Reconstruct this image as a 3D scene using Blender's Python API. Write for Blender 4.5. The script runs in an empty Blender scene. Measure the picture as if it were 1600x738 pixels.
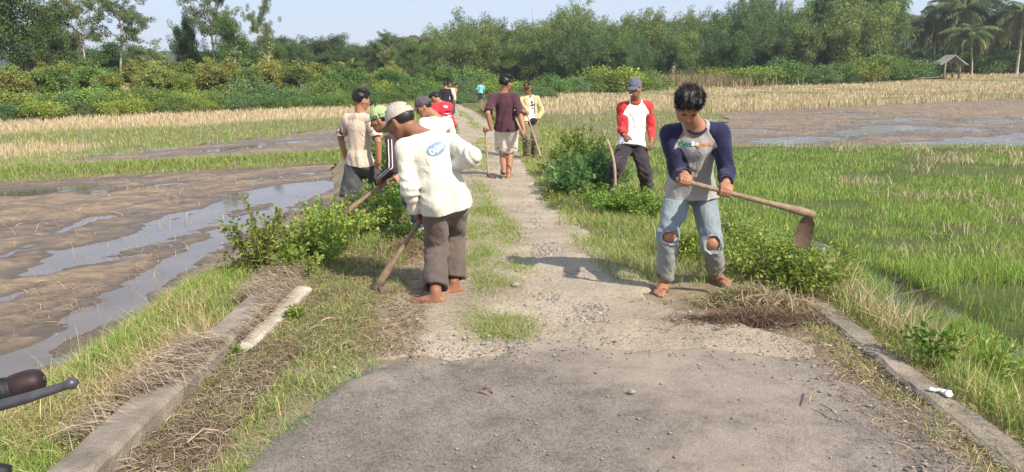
import bpy, bmesh, math, random
import numpy as np
from mathutils import Vector, Matrix
from mathutils.bvhtree import BVHTree
SC = bpy.context.scene
COL = SC.collection
R = math.radians
V = lambda *a: np.array(a, dtype=float)

# ------------------------------------------------------------------ camera
F_PX, CAM_H, HORIZON = 1200.0, 1.62, 105.0
PITCH = math.atan((369 - HORIZON) / F_PX)
cam_data = bpy.data.cameras.new('camera'); cam = bpy.data.objects.new('camera', cam_data); COL.objects.link(cam)
cam.location = (0, 0, CAM_H); cam.rotation_euler = (math.pi/2 - PITCH, 0, 0)
cam_data.sensor_width = 36; cam_data.lens = 36 * F_PX / 1600; cam_data.clip_start = 0.05; cam_data.clip_end = 6000
SC.camera = cam
# ------------------------------------------------------------------ light
SUN_EL, SUN_AZ = R(41), R(137)          # azimuth clockwise from +Y: behind the camera to the right
W = bpy.data.worlds.new('World'); SC.world = W; W.use_nodes = True
nt = W.node_tree; nt.nodes.clear()
sky = nt.nodes.new('ShaderNodeTexSky'); sky.sky_type = 'NISHITA'; sky.sun_disc = False
sky.sun_elevation = SUN_EL; sky.sun_rotation = SUN_AZ; sky.air_density = 1.0; sky.dust_density = 0.7; sky.ozone_density = 1.0; sky.altitude = 0
bg = nt.nodes.new('ShaderNodeBackground'); bg.inputs[1].default_value = 0.135
wo = nt.nodes.new('ShaderNodeOutputWorld')
mx = nt.nodes.new('ShaderNodeMix'); mx.data_type = 'RGBA'; mx.inputs[0].default_value = .80; mx.inputs[7].default_value = (3.60, 4.15, 5.35, 1)   # thin white veil over the clear sky
nt.links.new(sky.outputs[0], mx.inputs[6]); nt.links.new(mx.outputs[2], bg.inputs[0]); nt.links.new(bg.outputs[0], wo.inputs[0])
sun_d = bpy.data.lights.new('sun', 'SUN'); sun_d.energy = 5.0; sun_d.angle = R(0.6); sun_d.color = (1.0, 0.90, 0.76)
sun = bpy.data.objects.new('sun', sun_d); COL.objects.link(sun)
sdir = Vector((math.sin(SUN_AZ)*math.cos(SUN_EL), math.cos(SUN_AZ)*math.cos(SUN_EL), math.sin(SUN_EL)))
sun.rotation_euler = sdir.to_track_quat('Z', 'Y').to_euler(); sun.location = (20, -20, 30)
SC.view_settings.view_transform = 'Standard'; SC.view_settings.look = 'None'
SC.view_settings.exposure = 0.5; SC.view_settings.gamma = 1.0; SC.view_settings.use_curve_mapping = False
SC.render.engine = 'CYCLES'
SC.cycles.use_denoising = True
SC.cycles.max_bounces = 5; SC.cycles.diffuse_bounces = 2; SC.cycles.glossy_bounces = 2; SC.cycles.transmission_bounces = 3
SC.cycles.transparent_max_bounces = 6; SC.cycles.volume_bounces = 0
SC.cycles.caustics_reflective = False; SC.cycles.caustics_refractive = False

HAZE = 0.00045
# ------------------------------------------------------------------ measuring (photo pixel -> point in the place)
cp, sp = math.cos(PITCH), math.sin(PITCH)
CAM = V(0, 0, CAM_H)
def ray(u, v):
    a = (u-800)/F_PX; b = -(v-369)/F_PX
    return V(a, cp+b*sp, -sp+b*cp)
def at(u, v, Y): d = ray(u, v); return CAM + d*(Y/d[1])
def gnd(u, v, z=0.0): d = ray(u, v); return CAM + d*((z-CAM_H)/d[2])
def xat(u, Y, z=0.0):                       # x at column u for a point at depth Y, height z
    return (u-800)/F_PX*(Y*cp-(z-CAM_H)*sp)
def unit(v): v = np.asarray(v, float); return v/max(np.linalg.norm(v), 1e-9)
def limb(parent, uv, L, near=True):
    d = unit(ray(*uv)); w = CAM-parent; b = np.dot(w, d); c = np.dot(w, w)-L*L; q = b*b-c
    if q < 0: p = CAM-b*d; return parent+unit(p-parent)*L
    t = -b-math.sqrt(q) if near else -b+math.sqrt(q)
    return CAM+t*d

# ------------------------------------------------------------------ noise
_rs = np.random.RandomState(7)
def vnoise(x, y, seed=0):
    """2-D value noise, -1..1"""
    x = np.asarray(x, float); y = np.asarray(y, float)
    xi = np.floor(x).astype(np.int64); yi = np.floor(y).astype(np.int64); fx = x-xi; fy = y-yi
    fx = fx*fx*(3-2*fx); fy = fy*fy*(3-2*fy)
    def h(a, b):
        n = (a*374761393+b*668265263+seed*1274126177) & 0x7fffffff
        n = ((n ^ (n >> 13))*1103515245+12345) & 0x7fffffff
        n = (n ^ (n >> 16)) & 0xffff
        return n/32767.5-1
    return (h(xi, yi)*(1-fx)+h(xi+1, yi)*fx)*(1-fy)+(h(xi, yi+1)*(1-fx)+h(xi+1, yi+1)*fx)*fy
def fbm(x, y, seed=0, oct=4):
    s = 0; a = 1.0; t = 0
    for i in range(oct): s = s+a*vnoise(np.asarray(x)*2**i, np.asarray(y)*2**i, seed+i*17); t += a; a *= .5
    return s/t
def sstep(a, b, x): t = np.clip((np.asarray(x, float)-a)/(b-a), 0, 1); return t*t*(3-2*t)

# ------------------------------------------------------------------ terrain
_Yr = [0, 6, 8, 12, 16.6, 25, 32, 40, 48, 55, 80]
def zroad(Y): return np.interp(Y, _Yr, [0, 0, -.03, -.12, -.3, -.5, -.67, -.8, -.93, -1.05, -1.1])
def crestL(Y): return np.interp(Y, [0, 5.8, 7.4, 9.3, 12, 18.5, 30, 48, 60], [-2.3, -2.3, -1.8, -1.42, -1.7, -3.1, -4.6, -6.5, -7.5])
def crestR(Y): return np.interp(Y, [0, 6, 8, 10, 12, 16, 25, 35, 48, 60], [2.3, 2.3, 2.2, 2.1, 1.9, 1.7, 1.5, 0.4, -1.0, -1.5])
def zleft(x, Y): return np.interp(Y, [0, 8, 20, 50], [-.8, -.8, -.85, -.92])
def zright(x, Y):
    rise = np.clip((Y-55)/80, 0, 1.3)*np.clip(x/45, 0, 1.2)*1.6
    return np.interp(Y, [0, 6, 19, 22, 53, 80], [-.36, -.38, -.42, -.55, -.55, -.75])+rise
def terrain(x, Y):
    x = np.asarray(x, float); Y = np.asarray(Y, float)
    zr = zroad(Y); l = sstep(0, np.interp(Y, [0, 10, 40], [.95, 1.3, 2.0]), crestL(Y)-x); r = sstep(0, np.interp(Y, [0, 8, 20, 40], [.55, .7, 1.2, 2.0]), x-crestR(Y))
    z = zr*(1-l)*(1-r)+zleft(x, Y)*l+zright(x, Y)*r
    far = sstep(150, 600, Y); z = z+far*3.0
    # low bunds between the paddies
    bl = (Y-(20.6+(x+4.6)*.55)); z = z+l*.20*np.exp(-(bl/.75)**2)*(x < -2)
    br = (Y-19.6-.3*np.sin(x*.4)); z = z+r*.05*np.exp(-(br/.8)**2)
    z = z+.02*fbm(x*1.3, Y*1.3, 3)*np.clip(1-np.exp(-((Y-2)/6.0)**2)+.35, 0, 1)
    return z
def pos(u, Y, dz=0.0):
    x = xat(u, Y, 0); z = float(terrain(x, Y)); x = xat(u, Y, z); z = float(terrain(x, Y)); return V(x, Y, z+dz)

# ------------------------------------------------------------------ object helpers
def tag(o, label=None, cat=None, group=None, kind=None):
    if label: o['label'] = label
    if cat: o['category'] = cat
    if group: o['group'] = group
    if kind: o['kind'] = kind
    return o
def empty(name, loc=(0, 0, 0), rz=0.0, label=None, cat=None, group=None):
    o = bpy.data.objects.new(name, None); o.empty_display_size = .2; COL.objects.link(o)
    o.location = tuple(float(c) for c in loc); o.rotation_euler = (0, 0, rz); return tag(o, label, cat, group)
def mesh_np(name, verts, faces, mats, parent=None, col=None, smooth=False, midx=None, loc=None, attrs=None):
    """faces: (n,3) or (n,4) int array, or list of such arrays"""
    fl = faces if isinstance(faces, list) else [faces]
    fl = [np.asarray(f, np.int32) for f in fl if len(f)]
    verts = np.asarray(verts, np.float32).reshape(-1, 3)
    me = bpy.data.meshes.new(name)
    nl = sum(f.size for f in fl); nf = sum(len(f) for f in fl)
    me.vertices.add(len(verts)); me.vertices.foreach_set('co', verts.ravel())
    me.loops.add(nl); me.loops.foreach_set('vertex_index', np.concatenate([f.ravel() for f in fl]))
    me.polygons.add(nf)
    tot = np.concatenate([np.full(len(f), f.shape[1], np.int32) for f in fl]); st = np.concatenate([[0], np.cumsum(tot)[:-1]]).astype(np.int32)
    me.polygons.foreach_set('loop_start', st); me.polygons.foreach_set('loop_total', tot)
    if midx is not None: me.polygons.foreach_set('material_index', np.asarray(midx, np.int32))
    me.polygons.foreach_set('use_smooth', np.full(nf, smooth, bool))
    if col is not None:
        col = np.asarray(col, np.float32)
        if col.shape[1] == 3: col = np.hstack([col, np.ones((len(col), 1), np.float32)])
        a = me.color_attributes.new('Col', 'FLOAT_COLOR', 'POINT'); a.data.foreach_set('color', col.ravel())
    for k, val in (attrs or {}).items():
        a = me.attributes.new(k, 'FLOAT', 'POINT'); a.data.foreach_set('value', np.asarray(val, np.float32))
    me.update(calc_edges=True); me.validate()
    for m in (mats if isinstance(mats, (list, tuple)) else [mats]): me.materials.append(m)
    o = bpy.data.objects.new(name, me); COL.objects.link(o)
    if loc is not None: o.location = tuple(float(c) for c in loc)
    if parent is not None: o.parent = parent
    return o
def copy_tree(o, parent=None):
    c = o.copy(); COL.objects.link(c)
    if parent is not None: c.parent = parent
    for ch in list(o.children): copy_tree(ch, c)
    return c

class MB:
    """collects tubes / boxes / grids, then links them as one mesh"""
    def __init__(s): s.v = []; s.q = []; s.t = []; s.n = 0
    def add(s, v, q=None, t=None):
        v = np.asarray(v, float).reshape(-1, 3)
        if q is not None and len(q): s.q.append(np.asarray(q, int)+s.n)
        if t is not None and len(t): s.t.append(np.asarray(t, int)+s.n)
        s.v.append(v); s.n += len(v); return s
    def tube(s, pts, rad, sides=8, cap=True):
        pts = np.asarray(pts, float); m = len(pts); rad = np.broadcast_to(np.asarray(rad, float), (m,))
        tan = np.gradient(pts, axis=0); tan /= np.linalg.norm(tan, axis=1)[:, None]+1e-9
        ref = V(0, 0, 1) if abs(tan[0][2]) < .9 else V(1, 0, 0)
        a = np.cross(tan, ref); a /= np.linalg.norm(a, axis=1)[:, None]+1e-9; b = np.cross(tan, a)
        th = np.arange(sides)*2*math.pi/sides
        v = pts[:, None]+rad[:, None, None]*(np.cos(th)[None, :, None]*a[:, None]+np.sin(th)[None, :, None]*b[:, None])
        i = np.arange(m-1)[:, None]*sides; j = np.arange(sides)[None]; jn = (j+1) % sides
        q = np.stack([i+j, i+jn, i+sides+jn, i+sides+j], -1).reshape(-1, 4)
        vv = v.reshape(-1, 3); t = []
        if cap:
            c0 = len(vv); vv = np.vstack([vv, pts[0], pts[-1]])
            for k in range(sides): t += [[c0, (k+1) % sides, k], [c0+1, (m-1)*sides+k, (m-1)*sides+(k+1) % sides]]
        return s.add(vv, q, t)
    def box(s, c, size, rot=None, bev=0.0, jit=0.0, rng=None):
        h = np.asarray(size, float)/2
        if bev <= 0:
            v = np.array([[x, y, z] for x in (-1, 1) for y in (-1, 1) for z in (-1, 1)], float)*h
            q = [[0, 1, 3, 2], [4, 6, 7, 5], [0, 4, 5, 1], [2, 3, 7, 6], [0, 2, 6, 4], [1, 5, 7, 3]]
            t = None
        else:
            bm = bmesh.new(); bmesh.ops.create_cube(bm, size=1)
            for vv in bm.verts: vv.co = Vector((vv.co.x*size[0], vv.co.y*size[1], vv.co.z*size[2]))
            bmesh.ops.bevel(bm, geom=list(bm.edges), offset=bev, segments=2, affect='EDGES', profile=.5)
            bm.verts.index_update()
            v = np.array([vv.co[:] for vv in bm.verts]); q = [[w.index for w in f.verts] for f in bm.faces if len(f.verts) == 4]; t = [[w.index for w in f.verts] for f in bm.faces if len(f.verts) == 3]
            bm.free()
        if rot is not None: v = v@np.asarray(rot, float).T
        return s.add(v+np.asarray(c, float), q, t)
    def build(s, name, mat, parent=None, smooth=True, loc=None):
        f = []
        if s.q: f.append(np.concatenate(s.q))
        if s.t: f.append(np.concatenate(s.t))
        return mesh_np(name, np.concatenate(s.v), f, mat, parent, smooth=smooth, loc=loc)

# ------------------------------------------------------------------ materials
def nodes(name):
    m = bpy.data.materials.new(name); m.use_nodes = True; t = m.node_tree; t.nodes.clear()
    out = t.nodes.new('ShaderNodeOutputMaterial'); b = t.nodes.new('ShaderNodeBsdfPrincipled')
    t.links.new(b.outputs[0], out.inputs[0]); return m, t, b, out
def N(t, typ, **kw):
    n = t.nodes.new(typ)
    for k, v in kw.items(): setattr(n, k, v)
    return n
def noise(t, scale, detail=4, rough=.55, vec=None, dist=0.0):
    n = N(t, 'ShaderNodeTexNoise'); n.inputs['Scale'].default_value = scale; n.inputs['Detail'].default_value = detail; n.inputs['Roughness'].default_value = rough; n.inputs['Distortion'].default_value = dist
    if vec is not None: t.links.new(vec, n.inputs['Vector'])
    return n.outputs['Fac']
def ramp(t, fac, stops):
    r = N(t, 'ShaderNodeValToRGB'); el = r.color_ramp.elements
    while len(el) < len(stops): el.new(.5)
    for e, (p, c) in zip(el, stops): e.position = p; e.color = tuple(c)+(1,) if not np.isscalar(c) else (c, c, c, 1)
    t.links.new(fac, r.inputs[0]); return r.outputs[0]
def mix(t, fac, a, b, mode='MIX'):
    m = N(t, 'ShaderNodeMix', data_type='RGBA', blend_type=mode)
    for s, x in ((m.inputs[0], fac), (m.inputs[6], a), (m.inputs[7], b)):
        if hasattr(x, 'is_linked') or isinstance(x, bpy.types.NodeSocket): t.links.new(x, s)
        elif np.isscalar(x): s.default_value = x
        else: s.default_value = tuple(x)+(1,)
    return m.outputs[2]
def math_n(t, op, a, b=None):
    m = N(t, 'ShaderNodeMath', operation=op)
    for s, x in ((m.inputs[0], a), (m.inputs[1], b)):
        if x is None: continue
        if isinstance(x, bpy.types.NodeSocket): t.links.new(x, s)
        else: s.default_value = x
    return m.outputs[0]
def bump(t, b, h, strength=.5, dist=.01):
    n = N(t, 'ShaderNodeBump'); n.inputs['Strength'].default_value = strength; n.inputs['Distance'].default_value = dist
    t.links.new(h, n.inputs['Height']); t.links.new(n.outputs[0], b.inputs['Normal'])
def objco(t): return N(t, 'ShaderNodeTexCoord').outputs['Object']
def wpos(t): return N(t, 'ShaderNodeNewGeometry').outputs['Position']
def mapped(t, vec, scale=(1, 1, 1), rot=(0, 0, 0)):
    m = N(t, 'ShaderNodeMapping'); m.inputs['Scale'].default_value = scale; m.inputs['Rotation'].default_value = rot; t.links.new(vec, m.inputs[0]); return m.outputs[0]
def attr(t, name): return N(t, 'ShaderNodeAttribute', attribute_name=name)
def plain(name, c, rough=.7, var=.25, scale=12, bmp=.2, bscale=120, bdist=.002, metallic=0, spec=.35, dirt=None, dirt_amt=.5):
    m, t, b, o = nodes(name); v = objco(t)
    n = noise(t, scale, 5, .6, v)
    lo = tuple(x*(1-var) for x in c); hi = tuple(min(x*(1+var*.6), .95) for x in c)
    col = ramp(t, n, [(.3, lo), (.7, hi)])
    if dirt is not None:
        d = ramp(t, noise(t, scale*.45, 6, .65, v), [(.48, 0.0), (.66, dirt_amt)]); col = mix(t, d, col, dirt)
    t.links.new(col, b.inputs['Base Color'])
    b.inputs['Roughness'].default_value = rough; b.inputs['Metallic'].default_value = metallic; b.inputs['Specular IOR Level'].default_value = spec
    if bmp: bump(t, b, noise(t, bscale, 3, .6, v), bmp, bdist)
    return m
def fabric(name, c, dirt=None, dirt_amt=.4, hem=None, weave=900, var=.12):
    """cloth: colour with wear, fine weave bump and soft sheen; hem = (z0, z1, colour): mud picked up at the cuffs"""
    m, t, b, o = nodes(name); v = objco(t)
    col = ramp(t, noise(t, 9, 5, .6, v), [(.3, tuple(x*(1-var) for x in c)), (.7, tuple(min(x*(1+var), .95) for x in c))])
    if dirt is not None:
        d = ramp(t, noise(t, 6, 7, .7, v), [(.5, 0.0), (.72, dirt_amt)]); col = mix(t, d, col, dirt)
    if hem is not None:
        z = N(t, 'ShaderNodeSeparateXYZ'); t.links.new(wpos(t), z.inputs[0])
        mr = N(t, 'ShaderNodeMapRange'); mr.inputs[1].default_value = hem[1]; mr.inputs[2].default_value = hem[0]; t.links.new(z.outputs[2], mr.inputs[0])
        f = math_n(t, 'MULTIPLY', mr.outputs[0], ramp(t, noise(t, 14, 6, .7, v), [(.3, .35), (.65, 1.0)])); col = mix(t, f, col, hem[2])
    t.links.new(col, b.inputs['Base Color']); b.inputs['Roughness'].default_value = .85; b.inputs['Specular IOR Level'].default_value = .15
    b.inputs['Sheen Weight'].default_value = .15
    rdg = math_n(t, 'SUBTRACT', 1.0, math_n(t, 'MULTIPLY', math_n(t, 'ABSOLUTE', math_n(t, 'SUBTRACT', noise(t, 9, 3, .5, mapped(t, v, (1, 1, .55)), 1.2), .5)), 5.0))
    h = math_n(t, 'ADD', math_n(t, 'MULTIPLY', noise(t, weave, 2, .5, v), .25), math_n(t, 'ADD', math_n(t, 'MULTIPLY', noise(t, 28, 4, .6, mapped(t, v, (1, 1, .5))), .8), math_n(t, 'MULTIPLY', rdg, .9)))
    bump(t, b, h, .55, .014); return m
def leafmat(name, trans=.35, rough=.5, hue=.03, val=.25):
    """leaf colour comes from each blade's own colour attribute, varied a little from plant to plant"""
    m, t, b, o = nodes(name)
    a = attr(t, 'Col').outputs['Color']
    oi = N(t, 'ShaderNodeObjectInfo').outputs['Random']
    hs = N(t, 'ShaderNodeHueSaturation')
    mr = N(t, 'ShaderNodeMapRange'); mr.inputs[3].default_value = .5-hue; mr.inputs[4].default_value = .5+hue; t.links.new(oi, mr.inputs[0]); t.links.new(mr.outputs[0], hs.inputs['Hue'])
    mr2 = N(t, 'ShaderNodeMapRange'); mr2.inputs[3].default_value = 1-val; mr2.inputs[4].default_value = 1+val; t.links.new(math_n(t, 'FRACT', math_n(t, 'MULTIPLY', oi, 7.31)), mr2.inputs[0]); t.links.new(mr2.outputs[0], hs.inputs['Value'])
    t.links.new(a, hs.inputs['Color']); c = hs.outputs[0]
    t.links.new(c, b.inputs['Base Color']); b.inputs['Roughness'].default_value = rough; b.inputs['Specular IOR Level'].default_value = .3
    tr = N(t, 'ShaderNodeBsdfTranslucent'); t.links.new(mix(t, 1.0, c, (1.15, 1.1, .6), 'MULTIPLY'), tr.inputs[0])
    ms = N(t, 'ShaderNodeMixShader'); ms.inputs[0].default_value = trans
    t.links.new(b.outputs[0], ms.inputs[1]); t.links.new(tr.outputs[0], ms.inputs[2]); t.links.new(ms.outputs[0], o.inputs[0]); return m
M = {}
M['leaf'] = leafmat('leaf_tissue'); M['grass'] = leafmat('grass_blade', .3, .55, 0, 0); M['straw'] = leafmat('dry_straw', .15, .7, 0, 0)
M['far_leaf'] = leafmat('tree_foliage', .25, .55, .025, .22)
M['bark'] = plain('bark', (.22, .18, .14), .9, .35, 6, .6, 30, .02)
M['pale_bark'] = plain('pale_bark', (.42, .37, .30), .9, .3, 4, .5, 20, .02)
M['stem'] = plain('green_stem', (.16, .15, .06), .8, .3, 20, .3)
# ================================================================== the ground
def seg_dist(x, Y, pts):
    d = np.full(np.shape(x), 1e9)
    for a, b in zip(pts[:-1], pts[1:]):
        ax, ay = a[0], a[1]; bx, by = b[0]-ax, b[1]-ay
        t = np.clip(((x-ax)*bx+(Y-ay)*by)/(bx*bx+by*by+1e-9), 0, 1)
        d = np.minimum(d, np.hypot(x-ax-t*bx, Y-ay-t*by))
    return d
def bundY(x): return 20.6+(x+4.6)*.55
def toeL(Y): return crestL(Y)-np.interp(Y, [0, 10, 40], [.95, 1.3, 2.0])
def wob(x, Y, s=1.0, a=.3, sd=5): return a*fbm(x*s, Y*s, sd)
def maskL(x, Y):
    w = wob(x, Y)
    a = sstep(-.1, .25, toeL(Y)+.15-x+w*.5)*sstep(-.1, .5, bundY(x)-1.0-Y+w)
    b = sstep(-.1, .5, Y-bundY(x)-1.6+w)*sstep(-.1, .8, 30+(x+7)*2.2-Y+w)*sstep(-.1, .25, toeL(Y)+.1-x+w)*sstep(0, 1, x+16)
    return np.maximum(a, b)
def maskR(x, Y):
    w = wob(x, Y, .7, .6, 9)
    return sstep(-.2, .4, Y-20.9+w*.7)*sstep(-.2, .6, x-(5.6+(Y-20)*.28)+w)*sstep(-.3, .8, 37.6+(x-10.8)*.66-Y+w)
DITCH = [(3.5, 9.2), (3.62, 7.4), (3.66, 6.0), (3.85, 4.9), (4.2, 3.6), (4.5, 2.5)]
def ditch(x, Y): return np.exp(-(seg_dist(x, Y, DITCH)/(.2+.05*np.sin(Y*3)))**2)
_pl = lambda z, *uv: [tuple(gnd(u, v, z)[:2]) for u, v in uv]
CH_L = [(_pl(-.8, (125, 400), (230, 374), (340, 328), (420, 303), (492, 290)), .36, .07), (_pl(-.8, (165, 492), (230, 442), (300, 397), (380, 352), (450, 318), (500, 296)), .22, .075),
        (_pl(-.8, (370, 320), (440, 298), (490, 288)), .5, .06), (_pl(-.8, (0, 304), (60, 299), (125, 293)), .5, .06), (_pl(-.8, (165, 300), (215, 294), (270, 287)), .3, .06),
        (_pl(-.8, (35, 557), (90, 530), (145, 508)), .14, .06), (_pl(-.8, (0, 588), (35, 574)), .24, .07), (_pl(-.8, (105, 563), (160, 545)), .09, .06), (_pl(-.8, (60, 425), (110, 408), (160, 392)), .22, .05),
        (_pl(-.8, (95, 362), (150, 340)), .16, .05), (_pl(-.8, (0, 470), (55, 448)), .1, .05), (_pl(-.8, (0, 402), (45, 384)), .13, .05), (_pl(-.8, (0, 640), (40, 628)), .1, .06),
        (_pl(-.8, (250, 345), (300, 330)), .12, .05), (_pl(-.8, (330, 236), (420, 226), (480, 221)), .35, .045), (_pl(-.8, (180, 330), (240, 316)), .12, .04)]
CH_R = [(_pl(-.55, (1205, 238), (1300, 241), (1430, 239)), .45, .07), (_pl(-.55, (1215, 222), (1280, 216)), .9, .06), (_pl(-.55, (1335, 207), (1400, 199), (1490, 202)), 1.1, .06), (_pl(-.55, (1370, 190), (1450, 186)), .7, .06),
        (_pl(-.55, (1545, 221), (1640, 214)), 1.1, .07), (_pl(-.55, (1540, 192), (1570, 188)), .7, .06), (_pl(-.55, (1140, 203), (1190, 205)), .5, .06), (_pl(-.55, (1120, 238), (1190, 236)), .4, .07),
        (_pl(-.55, (1430, 225), (1520, 222)), .5, .05), (_pl(-.55, (1480, 236), (1600, 233)), .5, .06), (_pl(-.55, (1300, 180), (1340, 178)), .8, .05)]
def relief(x, Y, chans, ang, sd, step=1.0):
    b0 = .028 if sd == 60 else .036
    c, s = math.cos(ang), math.sin(ang); a = x*c+Y*s; b = -x*s+Y*c
    r = b0+.036*fbm(a*.5, b*1.6, sd, 4)+.030*fbm(a*2.2, b*5.5, sd+50, 4)+.020*fbm(x*9, Y*9, sd+90, 3)
    wv = (.62 if sd == 60 else .8)*fbm(x*1.2, Y*1.2, sd+33, 4)
    for pl, w, d in chans:
        d = d if sd == 60 else d*1.35
        q = seg_dist(x, Y, pl)/w+wv*np.minimum(1, .5/w)
        r = r-d*np.exp(-q*q)
    return r

def geo(a, b, s0, g): 
    out = [a]; s = s0
    while out[-1] < b: out.append(out[-1]+s); s *= g
    return np.array(out)
def grid_faces(nx, ny):
    i, j = np.meshgrid(np.arange(nx-1), np.arange(ny-1)); a = (j*nx+i).ravel(); return np.stack([a, a+1, a+nx+1, a+nx], 1)

def strawL(x, Y):
    far_ = sstep(-1.5, 1.5, Y-.76*(35+(x+23)*1.22)+2.2*fbm(x*.3, Y*.3, 47, 3)); near_ = np.exp(-((Y-23.2-.2*(x+15))/1.5)**2)*sstep(-12.5, -14, x)
    return np.clip(np.maximum(far_, near_), 0, 1)
# ---- base sheet out to the horizon
ys = np.concatenate([np.arange(-6, 1.5, .25), np.arange(1.5, 13, .06), geo(13, 2600, .08, 1.022)])
xp = np.concatenate([np.arange(0, 5.5, .07), geo(5.5, 2600, .09, 1.03)])
xs = np.concatenate([-xp[::-1][:-1], xp])
X, Y = np.meshgrid(xs, ys); x = X.ravel(); y = Y.ravel()
mL, mR, dt = maskL(x, y), maskR(x, y), ditch(x, y)
z = terrain(x, y)-.28*mL-.28*mR-.16*dt*(x > 2)
z = z+.015*fbm(x*6, y*6, 21, 3)*(y < 30)
# what grows or lies there: straw stubble, green cover, bare soil
lft = x < crestL(y); rgt = x > crestR(y)
nb = fbm(x*.35, y*.35, 40, 3)
straw = np.where(lft & (y > bundY(x)+2.5), strawL(x, y), 0)+np.where(rgt & (y > 40), sstep(-.3, .3, nb+.1+.25*np.sin(y*.16+x*.03)), 0)
bundg = np.exp(-((y-bundY(x)-2.6)/1.6)**2)*lft
straw = np.clip(straw-bundg, 0, 1)
green = np.where(rgt & (y < 20.5), .9, 0)+np.where(lft, .45*np.exp(-((y-bundY(x))/1.6)**2), 0)+.6*np.clip(fbm(x*.9, y*.9, 44, 3)+.2, 0, 1)*((~lft) & (~rgt))
green = np.where((np.abs(x) < 2.3) & (y < 7), green*.15, green)
green = np.clip(green+np.where((y < 7) & (np.abs(x) < 2.3), 0, 1)*np.where(y > 22, .55, .2)*(1-straw), 0, 1)
m, t, b, o = nodes('soil_and_stubble')
pv = wpos(t)
soil = ramp(t, noise(t, 2.2, 8, .65, pv), [(.3, (.19, .14, .095)), (.55, (.31, .245, .17)), (.75, (.40, .325, .235))])
gcol = ramp(t, noise(t, 1.1, 8, .7, pv), [(.3, (.06, .085, .025)), (.6, (.11, .13, .045)), (.8, (.2, .18, .08))])
scol = ramp(t, noise(t, .8, 9, .7, mapped(t, pv, (1, 2.4, 1))), [(.3, (.3, .235, .12)), (.55, (.42, .33, .18)), (.75, (.2, .2, .08))])
c = mix(t, attr(t, 'green').outputs['Fac'], soil, gcol); c = mix(t, attr(t, 'straw').outputs['Fac'], c, scol)
t.links.new(c, b.inputs['Base Color']); b.inputs['Roughness'].default_value = .95; b.inputs['Specular IOR Level'].default_value = .1
bump(t, b, noise(t, 9, 8, .7, pv), .8, .06)
g = mesh_np('ground', np.stack([x, y, z], 1), grid_faces(len(xs), len(ys)), m, smooth=True, attrs={'straw': straw, 'green': green}); tag(g, kind='structure')

# ---- ploughed paddies: wet mud with water standing in the furrows
def mud_mat(name, dry, wet):
    m, t, b, o = nodes(name); pv = wpos(t); h = attr(t, 'wet').outputs['Fac']
    c = ramp(t, noise(t, 3.6, 10, .75, mapped(t, pv, (.6, 1.9, 1), (0, 0, -.75 if dry[0] > .28 else 0))), [(.34, tuple(k*.55 for k in dry)), (.5, dry), (.66, tuple(k*1.35 for k in dry))])
    c = mix(t, h, c, wet); t.links.new(c, b.inputs['Base Color'])
    t.links.new(ramp(t, h, [(0.0, .8), (.6, .42), (1.0, .25)]), b.inputs['Roughness']); b.inputs['Specular IOR Level'].default_value = .4
    bump(t, b, math_n(t, 'ADD', noise(t, 16, 7, .7, pv), noise(t, 70, 4, .6, pv)), .7, .03); return m
def water_mat(name, c, rgh=.04, bs=.06):
    m, t, b, o = nodes(name); pv = wpos(t)
    t.links.new(ramp(t, noise(t, 1.2, 5, .6, pv), [(.35, tuple(k*.7 for k in c)), (.7, c)]), b.inputs['Base Color'])
    b.inputs['Roughness'].default_value = rgh; b.inputs['IOR'].default_value = 1.33; b.inputs['Specular IOR Level'].default_value = .75
    bump(t, b, noise(t, 5, 3, .5, pv), bs, .02); return m
def mud_sheet(name, xs, ys, mask, level, chans, ang, sd, mat):
    X, Y = np.meshgrid(xs, ys); x = X.ravel(); y = Y.ravel()
    r = relief(x, y, chans, ang, sd); mk = mask(x, y)
    f = grid_faces(len(xs), len(ys)); f = f[(mk[f] > .01).any(1)]
    used = np.unique(f); re = np.full(len(x), -1); re[used] = np.arange(len(used))
    o = mesh_np(name, np.stack([x, y, level+r], 1)[used], re[f], mat, smooth=True, attrs={'wet': sstep(.05, .003, r)[used]}); tag(o, kind='structure')
mud_sheet('paddy_mud', -np.concatenate([np.arange(2.4, 9, .055), geo(9, 34, .06, 1.012)])[::-1], np.concatenate([np.arange(.5, 11, .055), geo(11, 33, .06, 1.01)]), maskL, -.80, CH_L, .75, 60, mud_mat('wet_plough_mud', (.262, .195, .130), (.115, .083, .056)))
mud_sheet('paddy_mud', geo(4.5, 60, .12, 1.006), geo(19.5, 68, .1, 1.007), maskR, -.55, CH_R, .1, 75, mud_mat('churned_field_mud', (.245, .182, .118), (.11, .08, .053)))
wl = [water_mat('paddy_water_skin', (.17, .14, .11)), water_mat('rippled_water_skin', (.33, .325, .32), .08, 1.0)]
for (x0, x1, y0, y1, zz) in ((-36, -2.3, .3, 33, -.80), (4.4, 62, 20.2, 70, -.55)):
    nx, ny = 40, 40; X, Y = np.meshgrid(np.linspace(x0, x1, nx), np.linspace(y0, y1, ny)); x = X.ravel(); y = Y.ravel()
    mk = (maskL if x0 < 0 else maskR)(x, y); f = grid_faces(nx, ny); f = f[(mk[f] > .02).any(1)]
    tag(mesh_np('paddy_water', np.stack([x, y, np.full_like(x, zz)], 1), f, wl[0 if x0 < 0 else 1]), kind='structure')
dp = np.array(DITCH); dx = np.interp(np.arange(2.5, 9.3, .1), dp[::-1, 1], dp[::-1, 0]); dy = np.arange(2.5, 9.3, .1)
vv = np.stack([np.stack([dx-.45, dy, 0*dy-.45], 1), np.stack([dx+.45, dy, 0*dy-.45], 1)], 1).reshape(-1, 3)
k = np.arange(len(dy)-1)*2
tag(mesh_np('ditch_water', vv, np.stack([k, k+1, k+3, k+2], 1), water_mat('ditch_water_skin', (.07, .06, .035))), kind='structure')

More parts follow.
